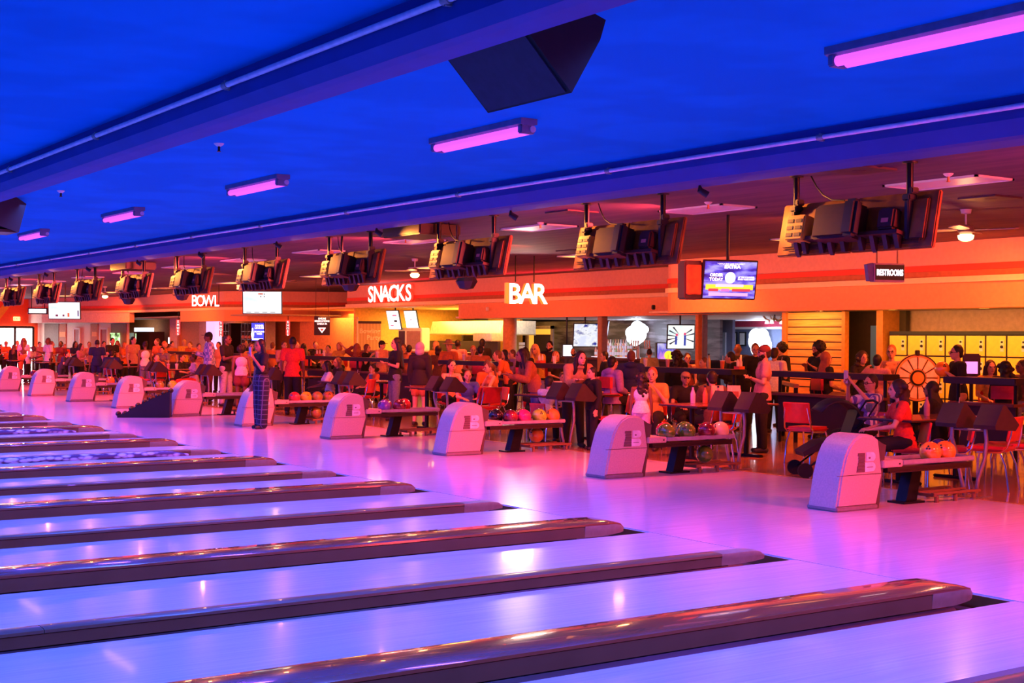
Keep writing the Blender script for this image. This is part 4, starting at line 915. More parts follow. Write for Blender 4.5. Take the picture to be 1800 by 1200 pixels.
# ---- lockers
YL = onX(1562, 600, 12.2).y
struct('wall_lockers', MB().box(12.75, 12.85, -8, YL+.2, 0, 2.16), mat('mauve_wall', (.42, .26, .24), .7))
struct('trim_15', MB().box(12.22, 12.75, -8, YL, 1.72, 1.78), M_black)
mlock = mat('locker_door_yellow', (.90, .62, .08), .4, noise=.05)
def locker_proto():
    t = empty('locker', (0, 0, 0))
    MB().box(.012, .5, -.2045, .2045, -.185, .184).build('body', M_black, t)
    MB().bbox(0, .012, -.190, .190, -.172, .172, .004).build('door', mlock, t)
    p = MB().bbox(-.006, 0, -.155, -.085, -.09, .10, .002).build('lock_plate', M_white, t)
    MB().lathe([(.001, 0), (.027, 0), (.022, .02), (.001, .021)], 12, M=Matrix.Translation((-.006, -.12, -.01)) @ Matrix.Rotation(-PI/2, 4, 'Y')).build('knob', M_black, p)
    MB().box(-.008, -.005, -.140, -.10, .05, .085).build('number_tag', M_black, p)
    return t
LK0 = locker_proto(); first = True
for c_ in range(9):
    for r_ in range(4):
        o = LK0 if first else copy_tree(LK0); first = False
        o.location = (12.2, YL-.21-.412*c_, 1.53-.37*r_)
        tag(o, 'yellow locker, %s column from the dark doorway, %s' % (('first', 'second', 'third', 'fourth', 'fifth', 'sixth', 'seventh', 'eighth', 'ninth')[c_], ('topmost of its column', 'second from the top', 'third from the top', 'lowest of its column')[r_]), 'locker', 'yellow lockers')
area('locker_light', (11.45, 9.0, 2.12), (5.5, .2), 75, (1, .50, .05), (.75, 0, -1))
# recessed downlights in the front soffit
for i, px in enumerate((1450, 1580, 1740, 1283, 1205)):
    p = onZ(px, 548, 2.15) if px > 1300 else onZ(px, 552.5, 2.15)
    y_ = onX(px, 550, 11.9).y
    t = empty('downlight', (11.75, y_, 2.16), 0, 'small glowing downlight under the orange fascia, %s from the right' % (('third', 'second', 'first', 'fourth', 'fifth')[i]), 'downlight', 'soffit downlights')
    MB().lathe([(.07, 0), (.085, -.01), (.06, -.012)], 16).build('ring', M_white, t); MB().lathe([(.001, -.003), (.058, -.003), (.058, -.008), (.001, -.008)], 16).build('lamp', glow('downlight_lamp', (1, .7, .3), 6), t)
# cameras / small white boxes on fascias
for (px, py, X, lab) in ((859, 543, 12.9, 'white'), (1151, 540, 12.6, 'black')):
    p = onX(px, py, X); t = tag(MB().bbox(-.08, .0, -.03, .03, -.05, .05, .01).build('wall_device', M_white if lab == 'white' else M_black, None, True, p), 'tiny %s device on the %s fascia' % (lab, 'snack bar' if lab == 'white' else 'bar'), 'device')

# ================================================================== LETTERED SIGNS AND TELEVISIONS
side_o = mat('letter_side_amber', (1, .5, .1), .5, emit=(1, .25, .03), es=1.0)
# BAR : box letters hanging
d = 27.; c = Pd(925, 533, d)
t = empty('bar_sign', c, VH+.22, 'hanging white glowing box letters spelling BAR', 'sign')
s_ = 38*d/FPX
for ch_, xx in (('B', -.26), ('A', .0), ('R', .25)):
    link('letter_'+ch_.lower(), text_mesh('letter', ch_, s_*1.30, .22, [gw, side_o], .010, .86), t, (xx, 0, .0))
MB().box(-.40, -.34, .04, .2, 0, s_*.95).build('end_plate', side_o, t)
for x in (-.2, .18): MB().tube([(x, .1, s_), (x, .1, 3.25-c.z)], .012, 8).build('hanging_rod', M_blackmetal, t)
area('bar_sign_glow', c+Vector((-.3, -.2, .2)), (.6, .4), 25, (1, .7, .5), (CAM-c))
# SNACKS on the fascia
y_a = onX(648, 515, 12.9).y; y_b = onX(731, 515, 12.9).y; L_ = y_a-y_b; zc = onX(690, 529, 12.9).z; hgt = onX(690, 500, 12.9).z-zc
t = empty('snacks_sign', (12.86, (y_a+y_b)/2, zc), -PI/2, 'glowing white letters spelling SNACKS on the rose fascia', 'sign')
xs_ = L_/6.25
for i, ch_ in enumerate('SNACKS'): link('letter_'+ch_.lower(), text_mesh('letter', ch_, hgt*1.36, .08, [gw, mat('letter_side_red', (1, .1, .05), .5, emit=(1, .04, .02), es=1.6)], .012, 1.15), t, (-L_/2+xs_*(i+.6), 0, 0))
point('snacks_glow', (12.4, (y_a+y_b)/2, zc+.15), 30, (1, .12, .06), .2)
# BOWL
A4, B4 = (11.55, 45.5), (11.3, 50.5)
d = 43.; c = Pd(361.5, 538, d)
t = empty('bowl_sign', c, VH+.08, 'glowing white letters spelling BOWL at the left of the fascia', 'sign')
for ch_, xx in (('B', -.345), ('O', -.155), ('W', .10), ('L', .345)):
    link('letter_'+ch_.lower(), text_mesh('letter', ch_, 21*d/FPX*1.33, .10, [gw, mat('letter_side_red', (1, .1, .05), .5)], .003, .66), t, (xx, 0, 0))
MB().box(-.45, .45, .06, .10, .02, .06).build('mounting_rail', M_black, t)
for x in (-.4, .4): MB().tube([(x, .08, .05), (x, .08, 3.25-c.z)], .012, 6).build('hanging_rod', M_blackmetal, t)
point('bowl_glow', c+Vector((.5, -.2, .1)), 20, (1, .1, .06), .2)
# big advert television
sc_ad = screen('ad_sky', (.02, .01, .20), (.10, .06, .75), (.45, .40, .95), 1.15, (3, 2, 12))
hd, Wt = heading(1238, 454, 1331, 462, 17.5)
c = Pd(1283, 492, 17.9); Wt = .74; Ht = 70*17.9/FPX
tvW = .82
yg = glow('pitch_yellow', (.75, .8, .05), 1.1); pk = glow('field_pale', (.85, .75, .8), 1.0); rd = glow('ad_red', (.55, .06, .10), .9)
t = wide_screen('television', c, VH+.28, tvW*.95, Ht, 10, sc_ad, 'hanging television with a purple sky advert reading EXTRA above the bar', [
    on_text('EXTRA', .062, .02, .155, W1, .003, 1.2), on_text('* CATCH THE GAME THIS WEEK *', .026, .0, .205, W1), on_text('ORDER\nTODAY', .056, -.20, .045, W1, .002), on_text('AT THE COUNTER\nFROM YOUR HOST', .028, .23, .03, W1, .001),
    on_box(-.34, .34, -.13, -.06, yg, 'field', -.005), on_box(-.2, .2, -.09, -.055, pk, 'field_glow', -.006), on_disc(0, .03, .075, glow('emblem_white', (.95, .97, .9), 1.5), 'emblem', -.009),
    on_box(-.30, -.16, -.15, -.115, rd, 'badge', -.008), on_box(-.12, .0, -.15, -.115, glow('ad_pink', (.9, .2, .6), 1), 'badge', -.008), on_box(.04, .30, -.15, -.115, rd, 'badge', -.008),
    on_box(-.29, .27, -.212, -.168, glow('small_print', (.6, .6, .95), .8), 'small_print', -.006)], th=.05, pole=3.25-c.z)
MB().bbox(-.62, -.36, .05, .30, -.26, .25, .02).build('rear_housing', M_brownblack, t); MB().bbox(-.60, -.40, .0, .06, -.20, .19, .01).build('rear_shell', M_mback, t)
# RESTROOMS sign
c = Pd(1564, 479, 17.0); hd, _w = heading(1533, 461, 1593, 466, 17)
t = empty('restroom_sign', c, VH+.26, 'hanging black sign box with white letters spelling RESTROOMS', 'sign')
ww = 60*17/FPX; hh = 33*17/FPX
MB().bbox(-ww/2, ww/2, 0, .14, -hh/2, hh/2, .01).build('box', mat('sign_frame_rose', (.55, .3, .35), .4), t)
MB().box(-ww/2+.012, ww/2-.012, -.004, .0, -hh/2+.025, hh/2-.02).build('black_face', M_black, t)
link('lettering', text_mesh('lettering', 'RESTROOMS', .105, .006, glow('restroom_letters', (.95, .93, 1), 2.2), .003, .62), t, (.0, -.008, -.035))
MB().prism([(-ww/2-.09, .10), (-ww/2-.005, .12), (-ww/2-.005, -.11), (-ww/2-.06, -.11)], 'y', .02, .10).build('arrow_panel', mat('purple_side', (.14, .10, .32), .5), t, False)
for x in (-.14, .15): MB().tube([(x, .07, hh/2), (x, .07, 3.25-c.z)], .013, 8).build('hanging_rod', mat('rod_brown', (.3, .12, .06), .4, .4), t)
# far restroom sign + two white televisions
c = Pd(66, 546.5, 46)
t = empty('restroom_sign', c, VH, 'distant white lit sign in a black frame left of the far television', 'sign')
ww = 34*46/FPX; MB().bbox(-ww/2, ww/2, 0, .1, -.105, .105, .01).build('box', M_black, t); MB().box(-ww/2+.04, ww/2-.04, -.006, 0, -.065, .065).build('lit_face', glow('lit_face', (.95, 1, .95), 2.5), t)
for x in (-.22, .22): MB().tube([(x, .05, .1), (x, .05, 3.25-c.z)], .012, 6).build('hanging_rod', M_blackmetal, t)
wtv = screen('white_programme', (.70, .85, .85), (.92, .98, .97), (.98, 1, 1), 1.15, (2, 2, 4))
kk = mat('caption_dark', (.08, .10, .16), .5)
wide_screen('television', Pd(113, 545.5, 43), VH-.02, 57*43/FPX, 31*43/FPX, 6, wtv, 'distant white television at far left beside the lit sign', [on_box(-.28, -.2, -.19, -.13, kk, 'caption'), on_box(-.06, .0, -.19, -.13, kk, 'caption'), on_box(.10, .16, -.2, -.08, mat('caption_gold', (.8, .55, .1), .5), 'caption'), on_box(.42, .46, -.18, .0, mat('caption_blue', (.05, .3, .6), .5), 'caption')], pole=3.25-Pd(113, 545, 43).z)
wide_screen('television', Pd(461, 531.5, 34), VH, 70*34/FPX, 41*34/FPX, 6, wtv, 'big white television hanging right of the glowing BOWL letters', [on_box(-.10, .02, .20, .23, mat('caption_gold', (.8, .55, .1), .5), 'caption')]+[on_box(-.05+.09*i, -.02+.09*i, z, z+.02, kk, 'caption') for i in range(2) for z in (.14, .20)]+[on_box(-.4+.2*i, -.28+.2*i, -.25, -.235, kk, 'caption') for i in range(4)], pole=3.25-Pd(461, 531, 34).z)
t = empty('exit_sign', Pd(421.5, 504.5, 33.5), VH, 'small red exit sign above the big white television', 'exit sign')
MB().bbox(-.08, .08, 0, .04, -.055, .055, .006).build('box', glow('exit_amber', (1, .55, .25), 2), t); link('lettering', text_mesh('lettering', 'EXIT', .08, .006, glow('exit_letters', (1, .08, .02), 2)), t, (0, -.006, -.03)); MB().tube([(0, .02, .05), (0, .02, 3.25-t.location.z)], .008, 6).build('hanging_rod', M_blackmetal, t)

# ================================================================== SEATING AREA
def chair_proto():
    t = empty('diner_chair', (0, 0, 0))
    MB().bbox(-.20, .22, -.20, .20, .42, .48, .025).build('seat', M_redvinyl, t)
    b = MB(); n = 6; vs = []
    for zz in (.53, .80):
        for xx in (-.235, -.20):
            for i in range(n+1):
                u = -1+2*i/n; vs.append((xx-.05*(zz-.53)/.27-.02*(1-u*u)+.0, u*.195, zz))
    m = n+1; fs = [(i, i+1, m+i+1, m+i) for i in range(n)]+[(2*m+i, 3*m+i, 3*m+i+1, 2*m+i+1) for i in range(n)]+[(i, 2*m+i, 2*m+i+1, i+1) for i in range(n)]+[(m+i, m+i+1, 3*m+i+1, 3*m+i) for i in range(n)]+[(0, m, 3*m, 2*m), (n, 2*m+n, 3*m+n, m+n)]
    o = b.add(vs, fs).build('backrest', M_redvinyl, t, True)
    bv = o.modifiers.new('bevel', 'BEVEL'); bv.width = .012; bv.segments = 2
    for s in (-1, 1):
        MB().tube([(.17, s*.17, .42), (.21, s*.18, .30), (.22, s*.19, 0)], .012, 8).build('leg', M_chrome, t)
        MB().tube([(-.14, s*.17, .42), (-.20, s*.18, .28), (-.24, s*.19, 0)], .012, 8).build('leg', M_chrome, t)
        MB().tube([(.10, s*.19, .41), (-.16, s*.20, .42), (-.22, s*.20, .47), (-.255, s*.185, .60), (-.27, s*.16, .76)], .011, 8).build('back_frame', M_chrome, t)
    return t
CH0 = chair_proto(); ch_used = [False]
def chair(x, y, rz, label, group='red diner chairs around the tables', sc=1):
    o = copy_tree(CH0) if ch_used[0] else CH0; ch_used[0] = True
    o.location = (x, y, 0); o.rotation_euler = (0, 0, rz); o.scale = (sc,)*3; tag(o, label, 'chair', group); return o
def stool_proto():
    t = empty('bar_stool', (0, 0, 0))
    MB().lathe([(.001, .68), (.16, .68), (.18, .70), (.17, .74), (.001, .75)], 18).build('seat', M_redvinyl, t)
    MB().prism([(-.17, -.15), (-.13, -.17), (-.13, .17), (-.17, .15)], 'z', .82, 1.0).tube([(-.12, -.12, .7), (-.15, -.12, .95)], .01, 6).tube([(-.12, .12, .7), (-.15, .12, .95)], .01, 6).build('backrest', M_redvinyl, t)
    for a in range(4): MB().tube([(.10*math.cos(a*PI/2+PI/4), .10*math.sin(a*PI/2+PI/4), .69), (.22*math.cos(a*PI/2+PI/4), .22*math.sin(a*PI/2+PI/4), 0)], .012, 8).build('leg', M_chrome, t)
    MB().tube([(.17*math.cos(i*PI/6), .17*math.sin(i*PI/6), .28) for i in range(13)], .008, 6).build('foot_ring', M_chrome, t)
    return t
ST0 = stool_proto(); st_used = [False]
def stool(x, y, rz, label):
    o = copy_tree(ST0) if st_used[0] else ST0; st_used[0] = True
    o.location = (x, y, 0); o.rotation_euler = (0, 0, rz); tag(o, label, 'stool', 'red bar stools along the drink rail'); return o
def table_proto():
    t = empty('table', (0, 0, 0))
    MB().bbox(-.75, .75, -.38, .38, .705, .735, .008).build('tabletop', M_tabletop, t)
    MB().box(-.755, .755, -.385, .385, .708, .724).build('edge_band', M_black, t)
    for x in (-.5, .5):
        MB().tube([(x, 0, .02), (x, 0, .71)], .035, 12).bbox(x-.04, x+.04, -.30, .30, 0, .035, .01).bbox(x-.05, x+.05, -.25, .25, .68, .706, .005).build('pedestal', M_blackmetal, t)
    return t
TB0 = table_proto()
tabs = [(5.45, 5.05+3.48*i) for i in range(12)]
for i, (x, y) in enumerate(tabs):
    o = TB0 if i == 0 else copy_tree(TB0); o.location = (x, y, 0)
    tag(o, 'dark topped table on black pedestals behind the ball returns, %s to the camera' % ORD[i], 'table', 'tables behind the ball returns')
# drink rail in sections
M_rail = mat('rail_black', (.02, .012, .018), .35)
rail_px = [(1800, 1672, 'rightmost, behind the nearest ball return'), (1568, 1362, 'below the timber screen'), (1300, 1120, 'in front of the bar taps'), (1015, 925, 'below the bar sign'), (890, 782, 'below the kitchen canopy'), (730, 540, 'below the menu boards'), (500, 395, 'below the blue league screen'), (345, 285, 'left of the plaid shirted man'), (250, 60, 'farthest, at the left')]
for (pa, pb, nm) in rail_px:
    ya, yb = onX(pa, 640, 8.3).y, onX(pb, 640, 8.3).y; hl = (yb-ya)/2
    t = empty('drink_rail', (8.3, (ya+yb)/2, 0), 0, 'black waist-high drink rail section %s' % nm, 'rail', 'black drink rails behind the tables')
    MB().bbox(-.18, .18, -hl, hl, 1.03, 1.12, .01).build('rail_top', M_rail, t)
    MB().box(-.03, .03, -hl+.1, hl-.1, .17, .74).build('lower_panel', M_rail, t)
    MB().bbox(-.14, .10, -hl+.05, hl-.05, .74, .78, .006).build('shelf', mat('rail_shelf', (.12, .04, .03), .35), t)
    k = max(2, int(hl*2/2.2)+1)
    for i in range(k):
        y = -hl+.12+(2*hl-.24)*i/(k-1); MB().tube([(0, y, 0), (0, y, 1.04)], .028, 8).build('post', M_blackmetal, t)

# ------------------------------------------------------------------ people
def V(*a): return Vector(a)
ARMS = {'down': (V(-.01, .045, -.28), V(.05, .05, -.53)), 'forward': (V(.06, .03, -.27), V(.29, -.02, -.20)), 'fold': (V(.05, .06, -.27), V(.20, -.17, -.21)),
        'mouth': (V(.10, .06, -.26), V(.20, -.09, -.04)), 'up': (V(.20, .07, -.06), V(.33, -.09, .17)), 'ball': (V(.04, .07, -.26), V(.20, -.08, -.12)),
        'table': (V(.14, .06, -.25), V(.35, -.05, -.29)), 'lap': (V(.0, .05, -.27), V(.22, -.06, -.34)), 'hip': (V(-.05, .17, -.22), V(.04, .01, -.38)), 'head': (V(.08, .16, .08), V(.06, -.02, .22)), 'back': (V(-.08, .05, -.26), V(-.10, -.08, -.42))}
POSES = {'stand': ('stand', 'down', 'down', 0), 'relax': ('shift', 'down', 'forward', 2), 'fold': ('stand', 'fold', 'fold', -4), 'mouth': ('shift', 'mouth', 'down', 2), 'ball': ('stand', 'ball', 'ball', 2),
         'lean': ('shift', 'forward', 'forward', 28), 'hip': ('shift', 'hip', 'down', 0), 'walk': ('step', 'down', 'forward', 4), 'talk': ('stand', 'forward', 'mouth', 3),
         'sit': ('sit', 'table', 'table', 8), 'lap': ('sit', 'lap', 'lap', 0), 'phone': ('sit', 'up', 'up', -6), 'chin': ('sit', 'mouth', 'table', 6), 'headup': ('sit', 'head', 'table', 2)}
def skel(pose, female):
    legs, al, ar, lean = POSES[pose]; S = {}
    ph = .93 if legs != 'sit' else .55
    S['pel'] = V(0, 0, ph)
    def up(p):   # lean the upper body about the pelvis
        a = math.radians(lean); q = p-V(0, 0, .93); return V(q.x*math.cos(a)+q.z*math.sin(a), q.y, -q.x*math.sin(a)+q.z*math.cos(a))+S['pel']
    S['waist'] = up(V(0, 0, 1.06)); S['chest'] = up(V(0, 0, 1.26)); S['neck'] = up(V(-.005, 0, 1.43)); hd = up(V(.02, 0, 1.585)); S['head'] = hd
    sw = .165 if female else .19
    for s, nm, a in ((1, 'L', al), (-1, 'R', ar)):
        sh = up(V(0, s*sw, 1.385)); e, w_ = ARMS[a]; m = lambda q: V(q.x, s*q.y, q.z)
        S['sh'+nm] = sh; S['el'+nm] = sh+m(e); S['wr'+nm] = sh+m(w_)
        if legs == 'sit':
            S['hip'+nm] = V(.02, s*.09, .53); S['kn'+nm] = V(.44, s*.12, .50); S['an'+nm] = V(.42+.05*s, s*.13, .09)
        elif legs == 'step':
            S['hip'+nm] = V(0, s*.09, .90); S['kn'+nm] = V(.10*s+.05, s*.09, .49); S['an'+nm] = V(.22*s, s*.08, .09 if s > 0 else .12)
        elif legs == 'shift':
            S['hip'+nm] = V(0, s*.09, .90); S['kn'+nm] = V(.03 if s > 0 else .0, s*.11, .48); S['an'+nm] = V(.05 if s > 0 else -.03, s*.13, .09)
        else:
            S['hip'+nm] = V(0, s*.09, .90); S['kn'+nm] = V(.01, s*.10, .48); S['an'+nm] = V(-.01, s*.11, .09)
    return S
def remesh(mb, name, mats, voxel, smooth=2, fn=None):
    me = mb.mesh(name+'_raw', mats, True, False); o = bpy.data.objects.new('tmp', me); COL.objects.link(o)
    r = o.modifiers.new('r', 'REMESH'); r.mode = 'VOXEL'; r.voxel_size = voxel; r.use_smooth_shade = True
    s = o.modifiers.new('s', 'SMOOTH'); s.factor = .5; s.iterations = smooth
    dg = bpy.context.evaluated_depsgraph_get(); dg.update()
    out = bpy.data.meshes.new_from_object(o.evaluated_get(dg)); out.name = name
    bpy.data.objects.remove(o); bpy.data.meshes.remove(me)
    out.materials.clear()
    for m in (mats if isinstance(mats, (list, tuple)) else [mats]): out.materials.append(m)
    return out
def hand(mb, wr, el, s, pal):
    d = (wr-el).normalized(); side = d.cross(V(0, 0, 1)); side = side.normalized() if side.length > .2 else V(0, 1, 0)
    if pal == 'down' or abs(d.z) > .75: side = V(1, 0, 0)
    nrm = d.cross(side).normalized()
    p = wr+d*.045
    for k in range(4):
        q = side*(-.030+.020*k); mb.cap(wr+d*.01+q*.5, .016, wr+d*.085+q, .013, 8)
        L = (.058, .07, .075, .06)[k]; b0 = wr+d*.09+q; f1 = b0+d*L*.55+q*.25-nrm*.006*s; f2 = f1+d*L*.5-nrm*.018*s+q*.1
        mb.cap(b0, .0095, f1, .009, 8); mb.cap(f1, .009, f2, .008, 8)
    t0 = wr+d*.03+side*.03; mb.cap(t0, .012, t0+d*.035+side*.025, .011, 8); mb.cap(t0+d*.035+side*.025, .011, t0+d*.065+side*.032-nrm*.01*s, .009, 8)
M_skinbase = mat('skin', (.6, .35, .22), .5)
_pc = {}
def body_mesh(pose, female):
    k = ('b', pose, female)
    if k in _pc: return _pc[k]
    S = skel(pose, female); mb = MB(); g = 1 if not female else .9
    mb.ell(S['pel'], (.115, .155 if female else .15, .12)); mb.ell(S['waist'], (.095*g, .125*g, .13)); mb.ell(S['chest'], (.108*g, .15*g, .17))
    mb.cap(S['shL'], .052*g, S['shR'], .052*g); mb.cap(S['neck']-V(0, 0, .04), .055*g, S['head']-V(.015, 0, .05), .05*g)
    if female:
        for s in (-1, 1): mb.ell(S['chest']+V(.075, s*.065, .01), (.055, .055, .055))
    H_ = S['head']; mb.ell(H_, (.092, .074, .113)); mb.ell(H_+V(.022, 0, -.055), (.062, .052, .062)); mb.ell(H_+V(.055, 0, -.085), (.028, .03, .022))
    mb.ell(H_+V(.099, 0, -.018), (.016, .013, .026)); mb.ell(H_+V(.086, 0, .022), (.012, .05, .012)); mb.ell(H_+V(.088, 0, -.06), (.010, .024, .010))
    for s in (-1, 1): mb.ell(H_+V(-.005, s*.076, -.01), (.018, .012, .03))
    for s, n in ((1, 'L'), (-1, 'R')):
        mb.cap(S['sh'+n], .050*g, S['el'+n], .038*g); mb.cap(S['el'+n], .038*g, S['wr'+n], .025*g)
        hand(mb, S['wr'+n], S['el'+n], s, '')
        mb.cap(S['hip'+n], .085, S['kn'+n], .055); mb.cap(S['kn'+n], .055, S['an'+n], .038)
        mb.ell(S['kn'+n]*.62+S['an'+n]*.38-V(.015, 0, 0), (.055, .05, .10))
        a = S['an'+n]; mb.cap(a-V(.03, 0, .04), .035, a+V(.13, 0, -.055), .028)
    _pc[k] = remesh(mb, 'body', M_skinbase, .0078, 1); return _pc[k]
def top_mesh(kind, pose, female):
    k = ('t', kind, pose, female)
    if k in _pc: return _pc[k]
    S = skel(pose, female); mb = MB(); g = 1 if not female else .92; e = .018 if kind in ('tee', 'crop', 'tank') else .028
    mb.ell(S['waist']+V(0, 0, .03 if kind == 'crop' else 0), (.10*g+e, .13*g+e, .10 if kind == 'crop' else .14)); mb.ell(S['chest'], (.112*g+e, .155*g+e, .165))
    if kind != 'crop':
        a_, b_ = S['pel']-V(0, 0, .10 if kind != 'tank' else .04), S['waist']; q_ = []
        for (pt, rx, ry) in ((a_, .135+e, .178+e), (a_.lerp(b_, .4), .128+e, .165+e), (b_, .11*g+e, .145*g+e)): q_ += [(pt.x+rx*math.cos(i*PI/10), pt.y+ry*math.sin(i*PI/10), pt.z) for i in range(20)]
        mb.add(q_, [(j*20+i, j*20+(i+1) % 20, j*20+20+(i+1) % 20, j*20+20+i) for j in range(2) for i in range(20)]+[tuple(range(20))[::-1], tuple(range(40, 60))])
    if kind != 'tank': mb.cap(S['shL'], .056*g+e, S['shR'], .056*g+e)
    else:
        for s in (-1, 1): mb.tube([S['chest']+V(.09, s*.07, .10), S['neck']+V(.02, s*.085, -.02), S['chest']+V(-.09, s*.07, .08)], .02, 8)
    if female:
        for s in (-1, 1): mb.ell(S['chest']+V(.082, s*.065, .01), (.06, .06, .06))
    for n in 'LR':
        sh, el, wr = S['sh'+n], S['el'+n], S['wr'+n]
        if kind in ('tee', 'crop'): mb.cap(sh, .054*g+e, sh+(el-sh)*.55, .050*g+e)
        elif kind in ('long', 'hoodie'): mb.cap(sh, .054*g+e, el, .042*g+e); mb.cap(el, .042*g+e, el+(wr-el)*.88, .030*g+e)
    if kind == 'hoodie':
        mb.ell(S['neck']+V(-.07, 0, .0), (.07, .12, .07))
        mb.ell(S['neck']+V(.02, 0, -.02), (.09, .11, .04))
    _pc[k] = remesh(mb, 'shirt', M_white, .013, 3); return _pc[k]
def bottom_mesh(kind, pose, female):
    k = ('p', kind, pose, female)
    if k in _pc: return _pc[k]
    S = skel(pose, female); mb = MB(); e = .02 if kind != 'wide' else .03
    mb.ell(S['pel']-V(0, 0, .01), (.12+e, .155+e, .13)); mb.ell(S['pel']+V(0, 0, .08), (.105+e, .135+e, .05))
    for n in 'LR':
        h, kn, an = S['hip'+n], S['kn'+n], S['an'+n]
        if kind == 'shorts': mb.cap(h, .088+e, h+(kn-h)*.55, .075+e)
        elif kind == 'skirt': mb.cap(h, .09+e, h+(kn-h)*.45, .11+e)
        elif kind == 'wide': mb.cap(h, .09+e, kn, .075+e); mb.cap(kn, .075+e, an+V(0, 0, .0), .068+e)
        else: mb.cap(h, .088+e, kn, .060+e); mb.cap(kn, .060+e, an+V(0, 0, .01), .042+e)
    _pc[k] = remesh(mb, 'trousers', M_white, .014, 3); return _pc[k]
def hair_mesh(kind):
    k = ('h', kind)
    if k in _pc: return _pc[k]
    mb = MB(); rnd = random.Random(hash(kind) % 100 if False else len(kind)*7)
    if kind == 'short': mb.ell((-.022, 0, .028), (.094, .084, .108)); mb.ell((-.05, 0, -.03), (.06, .070, .06))
    elif kind == 'buzz': mb.ell((-.018, 0, .022), (.088, .078, .102))
    elif kind in ('long', 'verylong'):
        mb.ell((-.025, 0, .025), (.098, .092, .112)); L = .34 if kind == 'long' else .50
        for y in (-.075, -.05, -.025, 0, .025, .05, .075):
            mb.cap((-.05+.4*abs(y), y, 0), .044, (-.11+.9*abs(y), y*1.15, -.16), .042, 10); mb.cap((-.11+.9*abs(y), y*1.15, -.16), .042, (-.155+.7*abs(y), y*1.2, -L+.5*abs(y)), .034, 10)
    elif kind == 'curly':
        mb.ell((-.03, 0, .03), (.105, .105, .115))
        for i in range(46):
            a = rnd.uniform(-2.3, 2.3)+PI; z = rnd.uniform(-.34, .06); r_ = rnd.uniform(.07, .12); mb.ell((-.03+r_*math.cos(a), r_*math.sin(a)*1.15, z), rnd.uniform(.028, .045), 8, 6)
        mb.cap((-.07, 0, 0), .08, (-.09, 0, -.27), .07)
    elif kind == 'afro':
        mb.ell((-.03, 0, .035), (.115, .12, .12))
        for i in range(40):
            a = rnd.uniform(0, 6.28); t_ = rnd.uniform(.1, 1.9); d = V(math.sin(t_)*math.cos(a), math.sin(t_)*math.sin(a), math.cos(t_))
            if d.x < .45: mb.ell(V(-.03, 0, .035)+d*.11, .03, 8, 6)
    elif kind == 'bob': mb.ell((-.025, 0, .025), (.10, .098, .112)); mb.ell((-.035, 0, -.07), (.085, .10, .09))
    elif kind == 'bun': mb.ell((-.022, 0, .028), (.094, .084, .106)); mb.ell((-.10, 0, .09), (.05, .05, .05))
    elif kind == 'pony': mb.ell((-.022, 0, .028), (.094, .084, .106)); mb.cap((-.11, 0, .04), .03, (-.15, 0, -.16), .025)
    _pc[k] = remesh(mb, 'hair', M_black, .010, 1); return _pc[k]
CLO = {'black': (.012, .011, .013), 'navy': (.02, .03, .12), 'white': (.80, .80, .82), 'red': (.75, .05, .03), 'rust': (.50, .17, .06), 'orange': (.62, .16, .04), 'grey': (.25, .22, .24), 'lilac': (.60, .45, .75), 'pink': (.55, .26, .28),
       'denim': (.14, .16, .35), 'paledenim': (.38, .38, .60), 'tan': (.38, .24, .13), 'peach': (.62, .30, .18), 'brown': (.14, .06, .04), 'yellow': (.65, .42, .07), 'maroon': (.18, .03, .04), 'olive': (.40, .36, .16), 'blue': (.08, .12, .55), 'purple': (.40, .22, .60)}
HC = {'black': (.012, .009, .009), 'dark': (.03, .015, .012), 'brown': (.12, .05, .03), 'auburn': (.30, .09, .04), 'blonde': (.80, .55, .15), 'grey': (.35, .33, .38), 'ginger': (.45, .15, .05)}
SK = {'light': (.62, .36, .26), 'mid': (.46, .25, .16), 'tan': (.36, .18, .11), 'dark': (.16, .075, .045)}
def cm(c): return mat('cloth_'+c, CLO[c], .85, noise=.15, scale=30)
SPECIAL = {'plaid': pattern('plaid_blue_shirt', (.25, .30, .62), (.70, .68, .85), 'checker', (14, 14, 14), .85), 'navyplaid': pattern('plaid_navy_trousers', (.02, .025, .07), (.20, .20, .30), 'brick', (9, 9, 9), .85, gap=.05), 'stripe': pattern('striped_purple_shirt', (.12, .10, .45), (.75, .72, .85), 'wave', (4, 14, 5), .85, 1, 3)}
def plaid(name, base, line, sc):
    m = bpy.data.materials.new(name); m.use_nodes = True; nt, b = nodes_of(m); b.inputs['Roughness'].default_value = .85
    tc = nt.nodes.new('ShaderNodeTexCoord'); sp = nt.nodes.new('ShaderNodeSeparateXYZ'); nt.links.new(tc.outputs['Object'], sp.inputs[0]); outs = []
    for ax in (1, 2):
        mu = nt.nodes.new('ShaderNodeMath'); mu.operation = 'MULTIPLY'; mu.inputs[1].default_value = sc; nt.links.new(sp.outputs[ax], mu.inputs[0])
        fr = nt.nodes.new('ShaderNodeMath'); fr.operation = 'FRACT'; nt.links.new(mu.outputs[0], fr.inputs[0])
        lt = nt.nodes.new('ShaderNodeMath'); lt.operation = 'LESS_THAN'; lt.inputs[1].default_value = .14; nt.links.new(fr.outputs[0], lt.inputs[0]); outs.append(lt)
    ad = nt.nodes.new('ShaderNodeMath'); ad.operation = 'ADD'; ad.use_clamp = True
    for i, o in enumerate(outs): nt.links.new(o.outputs[0], ad.inputs[i])
    mx = nt.nodes.new('ShaderNodeMix'); mx.data_type = 'RGBA'; mx.inputs[6].default_value = tuple(base)+(1,); mx.inputs[7].default_value = tuple(line)+(1,)
    nt.links.new(ad.outputs[0], mx.inputs[0]); nt.links.new(mx.outputs[2], b.inputs['Base Color']); return m
SPECIAL['navyplaid'] = plaid('plaid_navy', (.012, .014, .045), (.10, .11, .2), 11)
